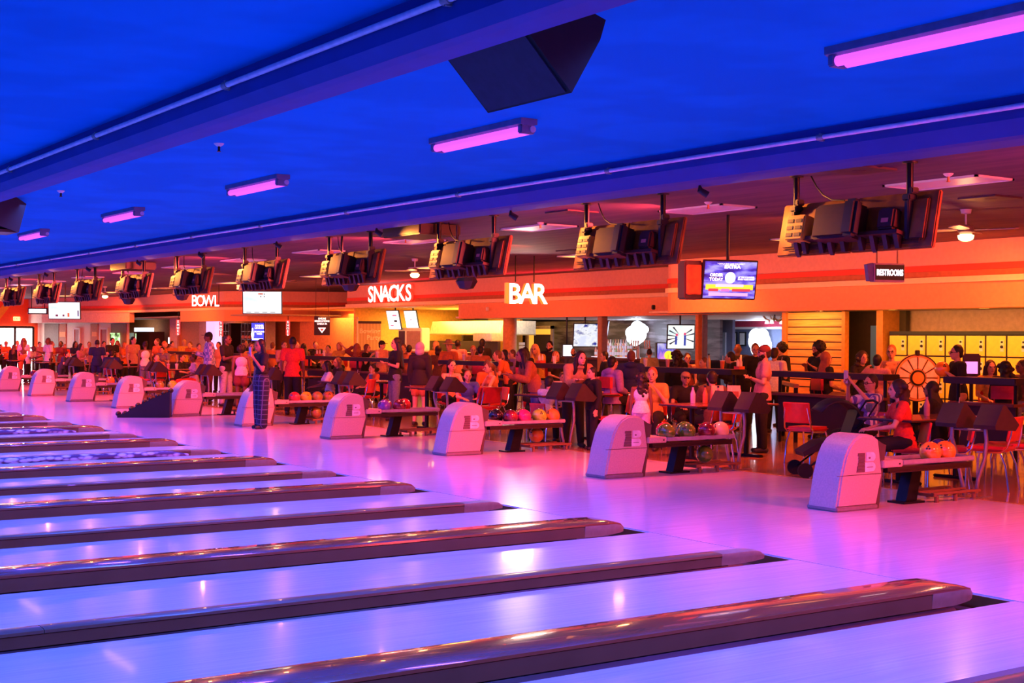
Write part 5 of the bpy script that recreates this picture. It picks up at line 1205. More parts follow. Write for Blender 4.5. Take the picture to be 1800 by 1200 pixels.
_face = {}
def face_parts():
    if _face: return _face
    e = MB()
    for s in (-1, 1): e.ell((.082, s*.032, .004), (.010, .014, .008), 10, 6); e.ell((.088, s*.033, .024), (.008, .019, .005), 8, 5)
    _face['eyes'] = e.mesh('eyes', mat('eye_dark', (.015, .01, .01), .25))
    _face['mouth'] = MB().ell((.088, 0, -.062), (.011, .024, .007), 10, 6).mesh('mouth', mat('lip_red', (.45, .10, .09), .4))
    _face['beard'] = MB().ell((.045, 0, -.078), (.050, .058, .052), 14, 8).ell((.02, 0, -.05), (.055, .076, .055), 14, 8).mesh('beard', mat('beard_dark', (.02, .012, .01), .9))
    g = MB()
    for s in (-1, 1): g.tube([(.103, s*.034+.023*math.cos(a), .002+.019*math.sin(a)) for a in [i*PI/6 for i in range(13)]], .0028, 6); g.tube([(.10, s*.056, .006), (.0, s*.084, .006)], .0025, 6)
    g.tube([(.103, -.012, .006), (.103, .012, .006)], .0028, 6); _face['glasses'] = g.mesh('glasses', M_black)
    c = MB().ell((-.012, 0, .045), (.102, .090, .085), 18, 10); c.prism([(.05, -.07), (.15, -.055), (.17, 0), (.15, .055), (.05, .07)], 'z', .040, .052); _face['cap'] = c.mesh('cap', M_black)
    f = MB().lathe([(.001, .16), (.07, .155), (.085, .12), (.098, .05), (.17, .035), (.175, .045), (.10, .065)], 22); _face['hat'] = f.mesh('hat', M_black)
    f = MB()
    for s in (-1, 1): f.tube([(-.05+.02*0, s*.075, -.13), (-.15, s*.08, -.22), (-.17, s*.07, -.42), (-.14, s*.06, -.52)], .022, 8)
    f.box(-.175, -.155, -.08, .08, -.30, -.24); _face['straps'] = f.mesh('harness_straps', M_white)
    sh = MB().cap((-.04, 0, .045), .045, (.02, 0, .045), .046); sh.cap((.02, 0, .04), .046, (.13, 0, .028), .036); _face['shoe'] = remesh(sh, 'shoe', M_black, .011, 2)
    return _face
def setmat(o, m):
    o.material_slots[0].link = 'OBJECT'; o.material_slots[0].material = m
PEOPLE = []
def person(x, yt, pose, face, where, hair, hc, top, tc, bot, bc, skin, label, extra='', hatc='black', female=None, seat=True, zoff=0., short=None):
    """x, yt: where the top of the head stands in the frame; where: X (plan) or None for seated people (their depth follows from head height)"""
    sit = POSES[pose][0] == 'sit'
    if female is None: female = hair in ('long', 'verylong', 'curly', 'bob', 'bun', 'pony') and 'boy' not in label and 'man ' not in label.replace('woman ', '')
    if where is not None:
        for dx_ in (0, .25, -.25, .5, -.5, .75, -.75, 1.0, -1.0, 1.3, 1.6):
            d = dist(x, where+dx_); q = CAM+ray(x, hor(x))*d; clear = .5 if sit else .46
            if q.x < 4.5 and not (where < 4.5): continue
            if abs(q.x-8.3) < (.42 if not zoff else .48): continue
            if any(abs(q.x-tx_) < .75+(.05 if not sit else -.25)+.12 and abs(q.y-ty_) < .38+.12+(.05 if sit else .12) for tx_, ty_ in tabs) : continue
            if all(math.hypot(q.x-a_, q.y-b_) > clear for a_, b_ in PEOPLE): where = where+dx_; break
    if where is None: d = max(14.8, (1.59-1.20-zoff)*FPX/max(6, (yt-hor(x)))); d = min(d, 46)
    else: d = dist(x, where)
    top0 = {'sit': 1.32, 'stand': 1.70}.get('sit' if sit else 'stand')-(.11 if pose == 'lean' else 0)
    z = CAM.z+(hor(x)-yt)*d/FPX-zoff
    sc = max(.55, min(1.12, z/top0))
    r_ = ray(x, hor(x)); p = CAM+r_*d
    hx = -Vector((r_.x, r_.y, 0)).normalized(); rt = Vector((-hx.y, hx.x, 0))*1.0
    if rt.dot(RT) < 0: rt = -rt
    a = math.radians(face); hv = hx*math.cos(a)+rt*math.sin(a); rz = math.atan2(hv.y, hv.x)
    # the head, not the pelvis, goes to the pixel column
    S = skel(pose, female); off = S['head'].x*sc; p = p-hv*off; p.z = 0
    PEOPLE.append((p.x, p.y))
    body = link('person', body_mesh(pose, female), None, (p.x, p.y, zoff if sit else 0), rz); body.scale = (sc,)*3
    tag(body, label, 'person', None); setmat(body, mat('skin_'+skin, SK[skin], .5, noise=.05))
    c = lambda nm, me, m, loc=(0, 0, 0): (lambda o: (setmat(o, m) if m else None, o)[1])(link(nm, me, body, loc))
    hd = S['head']; cloth = lambda q: SPECIAL[q] if q in SPECIAL else cm(q)
    if pose == 'lean': pass
    if top: c({'tee': 'shirt', 'crop': 'crop_top', 'tank': 'tank_top', 'long': 'jumper', 'hoodie': 'hoodie'}[top], top_mesh(top, pose, female), cloth(tc))
    if bot: c({'pants': 'trousers', 'wide': 'trousers', 'shorts': 'shorts', 'skirt': 'skirt'}[bot], bottom_mesh(bot, pose, female), cloth(bc))
    if hair != 'bald': c('hair', hair_mesh(hair), mat('hair_'+hc, HC[hc], .55), hd)
    F = face_parts()
    if d < 36: c('eyes', F['eyes'], None, hd); c('mouth', F['mouth'], None, hd)
    if 'beard' in extra: c('beard', F['beard'], None, hd)
    if 'glasses' in extra: c('glasses', F['glasses'], None, hd)
    if 'cap' in extra: c('cap', F['cap'], cm(hatc), hd)
    if 'hat' in extra: c('hat', F['hat'], cm(hatc), hd+V(0, 0, .015))
    if 'straps' in extra: c('harness_straps', F['straps'], None, hd)
    for n in 'LR': c('shoe', F['shoe'], mat('shoe_dark' if n else '', (.03, .02, .03), .6), S['an'+n]-V(0, 0, .09))
    if 'phone' in extra:
        w_ = S['wrR'].lerp(S['wrL'], .5) if pose == 'phone' else S['wrL']; f = MB().bbox(-.006, .006, -.04, .04, -.08, .08, .004); o = f.build('phone', mat('phone_case', (.75, .55, .55), .4))
        M_ = Matrix.Translation(p+Vector((0, 0, zoff))) @ Matrix.Rotation(rz, 4, 'Z') @ Matrix.Scale(sc, 4); dd_ = (S['wrL']-S['elL']).normalized(); o.location = M_ @ (w_+dd_*.10+V(.015, 0, .05)); o.rotation_euler = (0, 0, rz)
        tag(o, 'pale phone held up by the seated woman in a striped shirt' if pose == 'phone' else 'phone in the hand of the woman in the crop top', 'phone')
    if 'ball' in extra.split(',') :
        M_ = Matrix.Translation(p) @ Matrix.Rotation(rz, 4, 'Z') @ Matrix.Scale(sc, 4); q = M_ @ (S['wrR'].lerp(S['wrL'], .5)+V(.05, 0, .06))
        ball(q, 'orange', 'orange bowling ball held in both hands by the young man at the lockers', 'balls in hand')
    if sit and seat:
        lab = short or ' '.join(label.split()[:10])
        q = p+hv*(.0)
        if zoff > .1: stool(q.x, q.y, rz, 'red bar stool under the '+lab.replace('seated ', ''))
        else: chair(q.x, q.y, rz, 'red diner chair under the '+lab, sc=min(1.0, sc*1.0))
    return body
P_ = person
R, Lf, FR, BK = 90, -90, 0, 180
# standing on or by the approach
P_(457, 597, 'mouth', -60, 2.4, 'verylong', 'black', 'crop', 'black', 'wide', 'navyplaid', 'tan', 'woman in black crop top and plaid trousers standing on the approach, hand at mouth', 'phone')
P_(515, 592, 'stand', 170, 4.75, 'buzz', 'black', 'tee', 'red', 'pants', 'black', 'dark', 'man seen from behind in a bright red shirt and black trousers')
P_(400, 588, 'relax', 60, 4.9, 'buzz', 'black', 'tee', 'black', 'pants', 'paledenim', 'dark', 'man in black printed shirt and pale jeans beside the woman in a pale tank top')
P_(425, 608, 'stand', 170, 4.6, 'afro', 'black', 'tank', 'lilac', 'skirt', 'maroon', 'dark', 'dark-haired woman from behind in a pale lilac tank top')
P_(366, 584, 'relax', -80, 5.2, 'short', 'black', 'long', 'plaid', 'pants', 'maroon', 'dark', 'tall man in a dark hat and blue plaid shirt facing left', 'cap')
P_(442, 603, 'relax', 20, 7.0, 'bun', 'brown', 'tee', 'yellow', 'pants', 'black', 'light', 'smiling woman in yellow behind the man in black printed shirt')
P_(696, 594, 'fold', -70, 5.6, 'verylong', 'dark', 'tee', 'black', 'pants', 'denim', 'light', 'long-haired woman in black shirt and jeans looking left below the menu boards')
P_(739, 602, 'stand', 160, 5.3, 'bob', 'grey', 'long', 'black', 'shorts', 'rust', 'light', 'grey-haired woman from behind in black with a pale waist band')
P_(916, 616, 'lean', -70, 4.9, 'long', 'dark', 'long', 'rust', 'pants', 'denim', 'tan', 'woman in a rust jumper and jeans bending left over the rack', short='woman in a rust jumper')
P_(1022, 620, 'lean', 25, 4.75, 'long', 'black', 'hoodie', 'tan', 'pants', 'black', 'light', 'dark-haired woman in tan jacket looking down at two boys')
P_(989, 656, 'relax', 20, 4.55, 'short', 'brown', 'hoodie', 'grey', 'pants', 'navy', 'light', 'boy in a grey hooded top looking down')
P_(1041, 646, 'relax', -60, 4.75, 'short', 'black', 'long', 'black', 'wide', 'black', 'light', 'black-haired boy in black from behind next to the boy in grey')
P_(1128, 656, 'stand', 175, 4.6, 'curly', 'black', 'tank', 'white', 'shorts', 'lilac', 'dark', 'curly-haired girl from behind in a white top above the second nearest hood')
P_(1343, 607, 'fold', -80, 6.6, 'short', 'dark', 'tee', 'pink', 'pants', 'black', 'light', 'bearded man in pinkish tee and cap standing with folded arms', 'cap,beard', 'maroon')
# seated in the front rows
P_(1531, 659, 'phone', -50, 5.9, 'short', 'dark', 'tee', 'stripe', 'pants', 'black', 'light', 'seated woman in striped shirt and glasses holding a phone up', 'phone,glasses', female=True)
P_(1577, 668, 'sit', -75, 5.0, 'curly', 'dark', 'tee', 'red', 'pants', 'black', 'light', 'seated woman in a red shirt with long curly dark hair')
P_(1637, 670, 'sit', -110, 4.7, 'verylong', 'black', 'long', 'black', 'pants', 'black', 'tan', 'seated woman in black with very long black hair')
P_(1251, 652, 'sit', -150, 5.5, 'short', 'dark', 'long', 'brown', 'pants', 'black', 'light', 'broad bearded man in a brown jumper seated with his back turned', 'beard')
P_(1206, 653, 'sit', 10, 6.4, 'short', 'dark', 'tee', 'black', 'pants', 'black', 'mid', 'seated man in a pale flat cap behind the bottles', 'cap', 'tan')
P_(1147, 646, 'chin', -10, 5.6, 'short', 'ginger', 'tee', 'yellow', 'pants', 'black', 'light', 'seated red-haired person in yellow with hands at the chin')
P_(1110, 617, 'hip', 175, 6.8, 'short', 'brown', 'hoodie', 'navy', 'pants', 'black', 'light', 'brown-haired man from behind in a navy hooded top')
P_(1078, 627, 'lap', 130, 6.3, 'short', 'black', 'hoodie', 'purple', 'pants', 'black', 'light', 'person from behind in a purple hooded top under the bottles', zoff=.18)
P_(940, 656, 'sit', 10, 5.9, 'long', 'black', 'long', 'black', 'pants', 'black', 'light', 'smiling seated woman in black with a pale headband', 'cap', 'tan')
P_(967, 661, 'sit', 140, 4.9, 'short', 'black', 'tee', 'white', 'pants', 'black', 'light', 'small boy in a white tee seated with his back turned')
P_(860, 636, 'sit', -70, 6.4, 'pony', 'brown', 'tank', 'rust', 'pants', 'black', 'light', 'seated woman in a rust top pointing left')
P_(823, 651, 'sit', 10, 5.6, 'buzz', 'ginger', 'tee', 'blue', 'pants', 'black', 'light', 'small boy in a blue tee seated below the man in a pale hat')
P_(795, 632, 'sit', 20, 5.6, 'bun', 'dark', 'tank', 'peach', 'pants', 'black', 'light', 'seated woman in a peach strap top with her hair tied up')
P_(858, 634, 'lap', 30, 7.2, 'short', 'brown', 'tee', 'orange', 'pants', 'black', 'light', 'seated man in orange behind the woman pointing left')
P_(574, 634, 'sit', -80, 5.0, 'long', 'black', 'tee', 'white', 'pants', 'black', 'dark', 'seated woman with black hair and a white shirt facing left by the ball rack')
P_(593, 628, 'sit', -60, 6.4, 'long', 'brown', 'tee', 'black', 'pants', 'black', 'mid', 'seated long-haired woman behind the woman in a white shirt')
P_(655, 640, 'sit', -60, 6.5, 'short', 'dark', 'tee', 'orange', 'pants', 'black', 'light', 'person in an orange top hunched over a table below the banner')
P_(340, 622, 'lap', -80, 5.6, 'bun', 'black', 'tee', 'lilac', 'pants', 'red', 'dark', 'seated girl in a lilac top and red trousers facing left')
P_(320, 622, 'sit', 60, 6.2, 'short', 'dark', 'tee', 'black', 'pants', 'black', 'mid', 'seated boy in black opposite the girl in red trousers')
P_(276, 622, 'sit', 10, 5.6, 'short', 'brown', 'tee', 'orange', 'pants', 'black', 'light', 'seated child in orange on a red chair left of the crowd centre')
P_(285, 611, 'lean', -20, 6.5, 'short', 'black', 'tee', 'grey', 'pants', 'black', 'light', 'dark-haired boy in a grey tee leaning over the seated child in orange')
P_(197, 614, 'sit', 170, 5.2, 'short', 'dark', 'long', 'navy', 'pants', 'black', 'mid', 'man from behind in a dark blue jumper seated on a red chair')
# behind the rail, right half
P_(1437, 602, 'ball', -50, 9.4, 'afro', 'black', 'tee', 'black', 'pants', 'black', 'tan', 'bearded man in black with a pendant by the timber screen', 'beard')
P_(1453, 619, 'lap', 120, 8.9, 'long', 'auburn', 'tee', 'black', 'pants', 'tan', 'light', 'auburn-haired woman in black with her back to us at the rail', zoff=.26)
P_(1517, 618, 'talk', 30, 9.2, 'curly', 'dark', 'tee', 'black', 'pants', 'black', 'light', 'dark curly-haired woman in black left of the woman with glasses')
P_(1543, 624, 'talk', 160, 8.9, 'short', 'black', 'tee', 'pink', 'pants', 'tan', 'light', 'small child in pink with black hair held at the rail')
P_(1567, 607, 'stand', -10, 9.0, 'short', 'ginger', 'tank', 'peach', 'pants', 'tan', 'light', 'woman with glasses in a tan tank top standing by the prize wheel', 'glasses', female=True)
P_(1681, 607, 'ball', -70, 9.0, 'short', 'black', 'tee', 'black', 'pants', 'peach', 'light', 'young man in black tee and peach trousers holding a ball at the lockers', 'glasses,ball')
P_(1742, 634, 'lap', 20, 9.6, 'long', 'dark', 'tee', 'yellow', 'pants', 'black', 'light', 'smiling dark-haired woman right of the ticket machine', zoff=.2)
P_(1768, 636, 'lap', 170, 8.8, 'curly', 'black', 'long', 'black', 'pants', 'denim', 'dark', 'big black-haired woman from behind at the right rail', zoff=.26)
P_(1796, 633, 'lap', -60, 9.0, 'bun', 'dark', 'tee', 'brown', 'pants', 'denim', 'dark', 'woman cut off by the right edge of the photograph', zoff=.26)
P_(1297, 604, 'stand', 175, 11.0, 'bald', 'black', 'long', 'black', 'pants', 'black', 'dark', 'bald man from behind with pale harness straps', 'straps')
P_(1283, 621, 'lean', -100, 9.6, 'short', 'black', 'long', 'black', 'pants', 'black', 'light', 'person in black leaning at the rail left of the man with straps')
P_(1328, 604, 'stand', 10, 10.4, 'short', 'brown', 'tee', 'black', 'pants', 'black', 'light', 'young man in black facing us below the neon of the side room')
P_(1372, 604, 'relax', -60, 11.0, 'afro', 'black', 'long', 'black', 'pants', 'black', 'light', 'black-haired man in black beside the timber screen edge')
P_(1362, 612, 'relax', 160, 9.8, 'short', 'dark', 'tee', 'white', 'pants', 'black', 'mid', 'person in a white tee behind the man with folded arms')
P_(1190, 616, 'stand', 175, 9.0, 'curly', 'black', 'long', 'black', 'pants', 'black', 'mid', 'big dark figure from behind standing before the cartoon television')
P_(1209, 621, 'relax', 10, 10.5, 'bun', 'dark', 'tank', 'maroon', 'pants', 'black', 'light', 'woman with glasses in a dark strap top right of the big dark figure', 'glasses')
P_(1237, 629, 'lap', -60, 9.0, 'short', 'brown', 'tee', 'brown', 'pants', 'black', 'light', 'brown-haired person at the rail below the orange post', zoff=.26)
P_(1177, 609, 'talk', 30, 14.8, 'short', 'dark', 'tee', 'blue', 'pants', 'black', 'mid', 'bartender in a dark cap and blue shirt behind the bar', 'cap')
P_(1142, 613, 'relax', 170, 12.9, 'buzz', 'dark', 'tee', 'olive', 'pants', 'black', 'light', 'broad man in an olive shirt from behind at the bar taps')
P_(1062, 618, 'relax', -80, 9.2, 'short', 'black', 'long', 'black', 'pants', 'black', 'light', 'dark-haired man in profile beside the slim brown post')
P_(1008, 612, 'relax', 0, 12.6, 'buzz', 'black', 'tee', 'navy', 'pants', 'black', 'mid', 'bearded man facing us beside the pale till screen', 'beard')
P_(978, 618, 'lap', 40, 9.1, 'long', 'ginger', 'tee', 'black', 'pants', 'black', 'light', 'smiling red-haired woman at the rail below the sports television', zoff=.28)
P_(966, 600, 'stand', -20, 10.0, 'short', 'black', 'long', 'black', 'pants', 'black', 'light', 'dark-haired man in black in front of the lit bar door', 'beard')
P_(940, 607, 'lean', -20, 9.6, 'long', 'blonde', 'tee', 'yellow', 'pants', 'black', 'light', 'blonde woman in yellow in front of the lit bar door')
P_(924, 611, 'lap', 160, 9.0, 'long', 'black', 'tee', 'black', 'pants', 'black', 'mid', 'long black-haired person from behind left of the blonde woman', zoff=.3)
P_(886, 615, 'talk', -60, 8.9, 'long', 'black', 'tee', 'maroon', 'pants', 'black', 'light', 'black-haired woman in maroon by the round amber column')
P_(900, 615, 'talk', -70, 8.9, 'short', 'brown', 'long', 'purple', 'pants', 'black', 'light', 'person in dull purple between the column and the woman in rust')
P_(874, 618, 'lean', -90, 7.6, 'short', 'brown', 'tee', 'orange', 'pants', 'black', 'light', 'person in orange bending left at the rail left of the column')
# behind the rail, left half
P_(848, 596, 'relax', 170, 11.4, 'short', 'black', 'tee', 'black', 'pants', 'black', 'mid', 'tall dark-haired man from behind at the snack counter')
P_(845, 608, 'lap', 170, 9.0, 'short', 'black', 'tee', 'rust', 'pants', 'black', 'light', 'dark-haired person in rust at the rail below the tall man', zoff=.3)
P_(832, 608, 'lap', 5, 9.1, 'short', 'ginger', 'tee', 'peach', 'pants', 'black', 'light', 'small child facing us at the rail right of the man in a hat', zoff=.3)
P_(805, 597, 'relax', 160, 10.0, 'buzz', 'black', 'tee', 'pink', 'pants', 'black', 'dark', 'dark-haired man in pink behind the man in a pale hat')
P_(789, 600, 'fold', -30, 8.9, 'short', 'grey', 'tee', 'orange', 'pants', 'tan', 'light', 'man in a pale brimmed hat and orange shirt leaning on the rail', 'hat', 'tan')
P_(767, 600, 'relax', 160, 10.6, 'bob', 'blonde', 'tee', 'yellow', 'pants', 'black', 'light', 'blonde person below the kitchen canopy, left edge')
P_(771, 608, 'relax', 165, 8.6, 'bob', 'dark', 'tee', 'brown', 'pants', 'black', 'mid', 'dark-haired person in brown in front of the blonde one')
P_(720, 607, 'relax', 150, 8.9, 'short', 'black', 'tee', 'rust', 'pants', 'black', 'light', 'dark-haired person in rust between the two women in black')
P_(709, 605, 'talk', -30, 9.6, 'short', 'brown', 'tee', 'brown', 'pants', 'black', 'mid', 'brown-haired person under the food warmer')
P_(672, 599, 'relax', 50, 9.2, 'short', 'black', 'tee', 'pink', 'pants', 'black', 'light', 'man in a dark cap and pink shirt below the left menu board', 'cap')
P_(646, 605, 'talk', 60, 8.9, 'long', 'brown', 'tee', 'black', 'pants', 'black', 'light', 'brown long-haired woman in black below the banner')
P_(628, 604, 'headup', 170, 8.9, 'long', 'auburn', 'long', 'maroon', 'pants', 'black', 'light', 'auburn-haired woman in maroon at the left end of the banner', zoff=.32)
P_(596, 602, 'headup', -30, 9.2, 'bob', 'ginger', 'tee', 'yellow', 'pants', 'black', 'light', 'person in yellow with one arm over the head by the pale doors', zoff=.36)
P_(577, 607, 'lap', -20, 9.0, 'short', 'black', 'tee', 'pink', 'pants', 'black', 'light', 'small child in pink left of the person in yellow', zoff=.3)
P_(555, 600, 'lap', 10, 9.4, 'short', 'brown', 'tee', 'black', 'pants', 'black', 'light', 'person in a black shirt below the black hanging sign', zoff=.36)
P_(533, 604, 'lap', -140, 8.9, 'long', 'dark', 'tee', 'brown', 'pants', 'black', 'light', 'long dark-haired person right of the man in a red shirt', zoff=.32)
P_(500, 600, 'relax', 20, 7.5, 'short', 'brown', 'tee', 'pink', 'pants', 'black', 'light', 'person facing us just left of the man in a red shirt')
P_(522, 601, 'relax', 40, 8.6, 'short', 'ginger', 'tee', 'orange', 'pants', 'black', 'light', 'person in orange half hidden by the man in a red shirt')
P_(480, 602, 'relax', 150, 8.4, 'short', 'brown', 'tee', 'rust', 'pants', 'black', 'light', 'person in rust half hidden by the woman in a crop top')
P_(432, 598, 'relax', 20, 9.8, 'short', 'black', 'tee', 'black', 'pants', 'black', 'mid', 'dark-haired person in black behind the smiling woman in yellow')
P_(384, 601, 'relax', -30, 8.0, 'short', 'dark', 'tee', 'peach', 'pants', 'black', 'light', 'person in peach between the plaid shirt and the black printed shirt')
P_(350, 604, 'relax', 30, 7.4, 'short', 'brown', 'tee', 'pink', 'pants', 'black', 'light', 'person in pink just left of the man in a plaid shirt')
P_(334, 602, 'lean', -30, 8.9, 'short', 'brown', 'tee', 'orange', 'pants', 'black', 'light', 'person in orange bending at the far rail under the blade sign')
P_(324, 597, 'relax', 10, 9.6, 'short', 'blonde', 'tee', 'yellow', 'pants', 'black', 'light', 'fair person in yellow under the leftmost blade sign')
P_(303, 600, 'relax', 40, 9.0, 'short', 'dark', 'tee', 'rust', 'pants', 'black', 'light', 'person in rust left of the fair person in yellow')
P_(276, 595, 'relax', -60, 7.3, 'short', 'brown', 'tee', 'orange', 'pants', 'tan', 'light', 'man in an orange tee below the green picture screen')
P_(290, 601, 'lean', 60, 8.2, 'short', 'ginger', 'tee', 'orange', 'pants', 'black', 'light', 'person in orange stooping right of the man in an orange tee')
P_(255, 600, 'stand', -160, 5.4, 'bun', 'dark', 'tank', 'white', 'pants', 'denim', 'dark', 'woman from behind in a white vest with a high dark bun')
P_(235, 592, 'stand', 40, 6.2, 'short', 'black', 'tee', 'peach', 'pants', 'black', 'light', 'dark-haired man in a pale tee left of the woman in a white vest')
P_(220, 602, 'relax', 60, 7.4, 'long', 'ginger', 'tee', 'orange', 'pants', 'black', 'light', 'red-haired woman in orange behind the man in a pale tee')
P_(198, 594, 'relax', 30, 6.8, 'short', 'black', 'tee', 'black', 'pants', 'black', 'mid', 'dark-haired man in black behind the man in a dark blue jumper')
P_(206, 599, 'relax', -30, 7.8, 'long', 'auburn', 'tee', 'rust', 'pants', 'black', 'light', 'auburn-haired woman behind the man in black at far left')
P_(171, 597, 'stand', 175, 5.0, 'buzz', 'dark', 'tee', 'navy', 'shorts', 'navy', 'tan', 'large bald-headed man from behind in a navy shirt')
P_(183, 600, 'relax', 20, 6.8, 'short', 'black', 'tee', 'lilac', 'pants', 'black', 'mid', 'dark-haired person in lilac right of the large man in navy')
P_(157, 601, 'relax', 10, 7.2, 'bun', 'brown', 'tee', 'pink', 'pants', 'black', 'light', 'woman with a bun facing us left of the large man in navy')
P_(143, 604, 'relax', 60, 5.0, 'long', 'black', 'crop', 'pink', 'shorts', 'black', 'light', 'young woman in a pinkish top and black shorts at left')
P_(133, 600, 'relax', 30, 6.6, 'long', 'black', 'tee', 'navy', 'pants', 'black', 'mid', 'black-haired woman in navy behind the young woman in a pinkish top')
P_(119, 619, 'lean', 60, 4.7, 'short', 'black', 'tee', 'navy', 'pants', 'navy', 'light', 'bending boy in navy overalls at left')
P_(107, 600, 'relax', -30, 6.4, 'short', 'black', 'tee', 'maroon', 'pants', 'black', 'dark', 'man in maroon left of the bending boy')
P_(114, 605, 'relax', 10, 7.6, 'short', 'ginger', 'tee', 'red', 'pants', 'black', 'light', 'person in red behind the bending boy')
P_(84, 594, 'relax', -60, 5.4, 'short', 'brown', 'tee', 'white', 'pants', 'black', 'dark', 'man in a white numbered jersey at far left')
P_(92, 600, 'relax', 60, 6.0, 'long', 'auburn', 'tee', 'orange', 'pants', 'black', 'light', 'auburn-haired woman in orange beside the numbered jersey')
P_(70, 601, 'relax', 20, 7.0, 'bun', 'black', 'tee', 'pink', 'pants', 'black', 'light', 'dark-haired person behind the man in a numbered jersey')
P_(60, 609, 'lean', 60, 5.2, 'short', 'brown', 'tee', 'white', 'pants', 'black', 'dark', 'bending man in a white shirt at far left')
P_(42, 594, 'relax', 170, 5.4, 'verylong', 'brown', 'crop', 'lilac', 'pants', 'orange', 'light', 'long-haired woman from behind in a lilac top and orange trousers')
P_(31, 599, 'relax', 20, 7.0, 'short', 'ginger', 'tee', 'orange', 'pants', 'black', 'light', 'fair person in front of the glass doors')
P_(25, 606, 'relax', 150, 5.6, 'long', 'brown', 'long', 'black', 'pants', 'black', 'mid', 'dark long-haired person left of the woman in a lilac top')
P_(11, 600, 'fold', 30, 6.2, 'short', 'dark', 'tee', 'orange', 'pants', 'black', 'light', 'man in an orange tee by the left edge', 'cap', 'tan')
P_(2, 605, 'relax', 40, 6.2, 'short', 'black', 'tee', 'black', 'pants', 'black', 'mid', 'dark person cut off by the left edge')
# spare chairs that show between people
for (px, X, rz, lab) in ((1420, 5.9, .2, 'empty red and peach chair beside the pushchair'), (1283, 8.0, -2.3, 'empty red chair before the rail under the side room'), (1265, 4.95, 2.2, 'red chair with chrome frame right of the second nearest ball rack'),
                         (1745, 5.3, 1.9, 'red chair at right behind the nearest score pod'), (1668, 4.8, 2.3, 'red chair with its back to us right of the black-haired woman'), (830, 4.85, 2.0, 'empty red chair behind the third nearest hood'), (850, 5.0, 1.6, 'second empty red chair behind the third nearest hood'),
                         (632, 5.1, 2.2, 'red chair above the fourth nearest hood'), (272, 5.0, 2.0, 'orange-red chair left of the girl in red trousers'), (1078, 5.0, 2.6, 'red chair behind the second nearest hood'), (1775, 5.8, 2.4, 'red chair at the right edge of the photograph')):
    d = dist(px, X); q = CAM+ray(px, hor(px))*d; chair(q.x, q.y, rz, lab, 'empty red diner chairs')

# ------------------------------------------------------------------ small things
def flat(px, X, z=0): d = dist(px, X); q = CAM+ray(px, hor(px))*d; return Vector((q.x, q.y, z))
# prize wheel on a stand
c = onX(1612, 664, 9.7)
t = empty('prize_wheel', (c.x, c.y, c.z), VH+.12, 'round prize wheel with pale segments and an orange hub on a stand', 'prize wheel')
Rw = 42*dist(1612, 9.7)/FPX
Ry = Matrix.Rotation(PI/2, 4, 'X')
MB().lathe([(.001, -.02), (Rw, -.02), (Rw, .02), (.001, .02)], 40, M=Ry).build('rim_disc', mat('wheel_orange', (.85, .42, .15), .5), t)
for i in range(12):
    a0, a1 = i*PI/6+.06, (i+1)*PI/6-.06; r0, r1 = Rw*.40, Rw*.86
    MB().prism([(r0*math.cos(a0), r0*math.sin(a0)), (r1*math.cos(a0), r1*math.sin(a0)), (r1*math.cos((a0+a1)/2), r1*math.sin((a0+a1)/2)), (r1*math.cos(a1), r1*math.sin(a1)), (r0*math.cos(a1), r0*math.sin(a1))], 'y', -.028, -.02).build('segment', mat('wheel_pale', (.85, .72, .68), .5), t, False)
rg = MB()
for i in range(12): a = i*PI/6; rg.tube([(Rw*.36*math.cos(a), -.026, Rw*.36*math.sin(a)), (Rw*.88*math.cos(a), -.026, Rw*.88*math.sin(a))], .006, 5)
rg.tube([(Rw*.98*math.cos(i*PI/20), -.025, Rw*.98*math.sin(i*PI/20)) for i in range(41)], .008, 6); rg.build('dark_spokes', M_black, t)
MB().lathe([(.001, .02), (Rw*.33, .02), (Rw*.33, .04), (.001, .04)], 28, M=Ry).lathe([(.001, .04), (Rw*.25, .04), (Rw*.25, .05), (.001, .05)], 28, 1, M=Ry).build('hub', [M_black, mat('wheel_hub_orange', (.9, .35, .08), .5)], t)
MB().bbox(-.03, .03, -.04, .03, Rw*.93, Rw*1.16, .008).build('pointer', M_black, t)
MB().bbox(-.04, .04, .03, .08, -c.z+.03, .1, .01).bbox(-.3, .3, -.15, .25, -c.z, -c.z+.03, .005).build('stand', M_blackmetal, t)
# ticket machine
p = flat(1708, 10.0); t = empty('ticket_kiosk', p, VH-.3, 'slim dark kiosk with a small lilac screen in front of the lockers', 'kiosk')
MB().tube([(0, .03, 0), (0, .03, 1.1)], .03, 10).bbox(-.2, .2, -.15, .2, 0, .03, .01).build('stand', M_blackmetal, t)
MB().bbox(-.13, .13, 0, .09, 1.02, 1.42, .02).build('body', M_brownblack, t); MB().box(-.09, .09, -.005, 0, 1.12, 1.30).build('screen', glow('lilac_screen', (.75, .35, .95), 1.0), t)
# pushchair
p = flat(1462, 4.85); t = empty('pushchair', p, 2.6, 'black pushchair with a rounded hood standing between the chairs', 'pushchair', None, .88)
hm = MB(); n = 10
for i in range(n): 
    pass
vs = []; fs = []
for i in range(9):
    a = math.radians(-10+150*i/8)
    for j in range(9):
        u = -1+2*j/8; vs.append((-.05-.36*math.cos(a)*(1-.12*u*u), .25*u, .62+.42*math.sin(a)*(1-.10*u*u)))
for i in range(8):
    for j in range(8): fs.append((i*9+j, i*9+j+1, (i+1)*9+j+1, (i+1)*9+j))
o = hm.add(vs, fs).build('hood', mat('pushchair_fabric', (.015, .014, .02), .6), t); sm = o.modifiers.new('thick', 'SOLIDIFY'); sm.thickness = .02
MB().prism([(-.30, .45), (.25, .35), (.42, .28), (.44, .34), (.20, .48), (-.18, .55), (-.30, .90), (-.38, .88)], 'y', -.22, .22).build('seat_shell', mat('pushchair_fabric', (.015, .014, .02), .6), t)
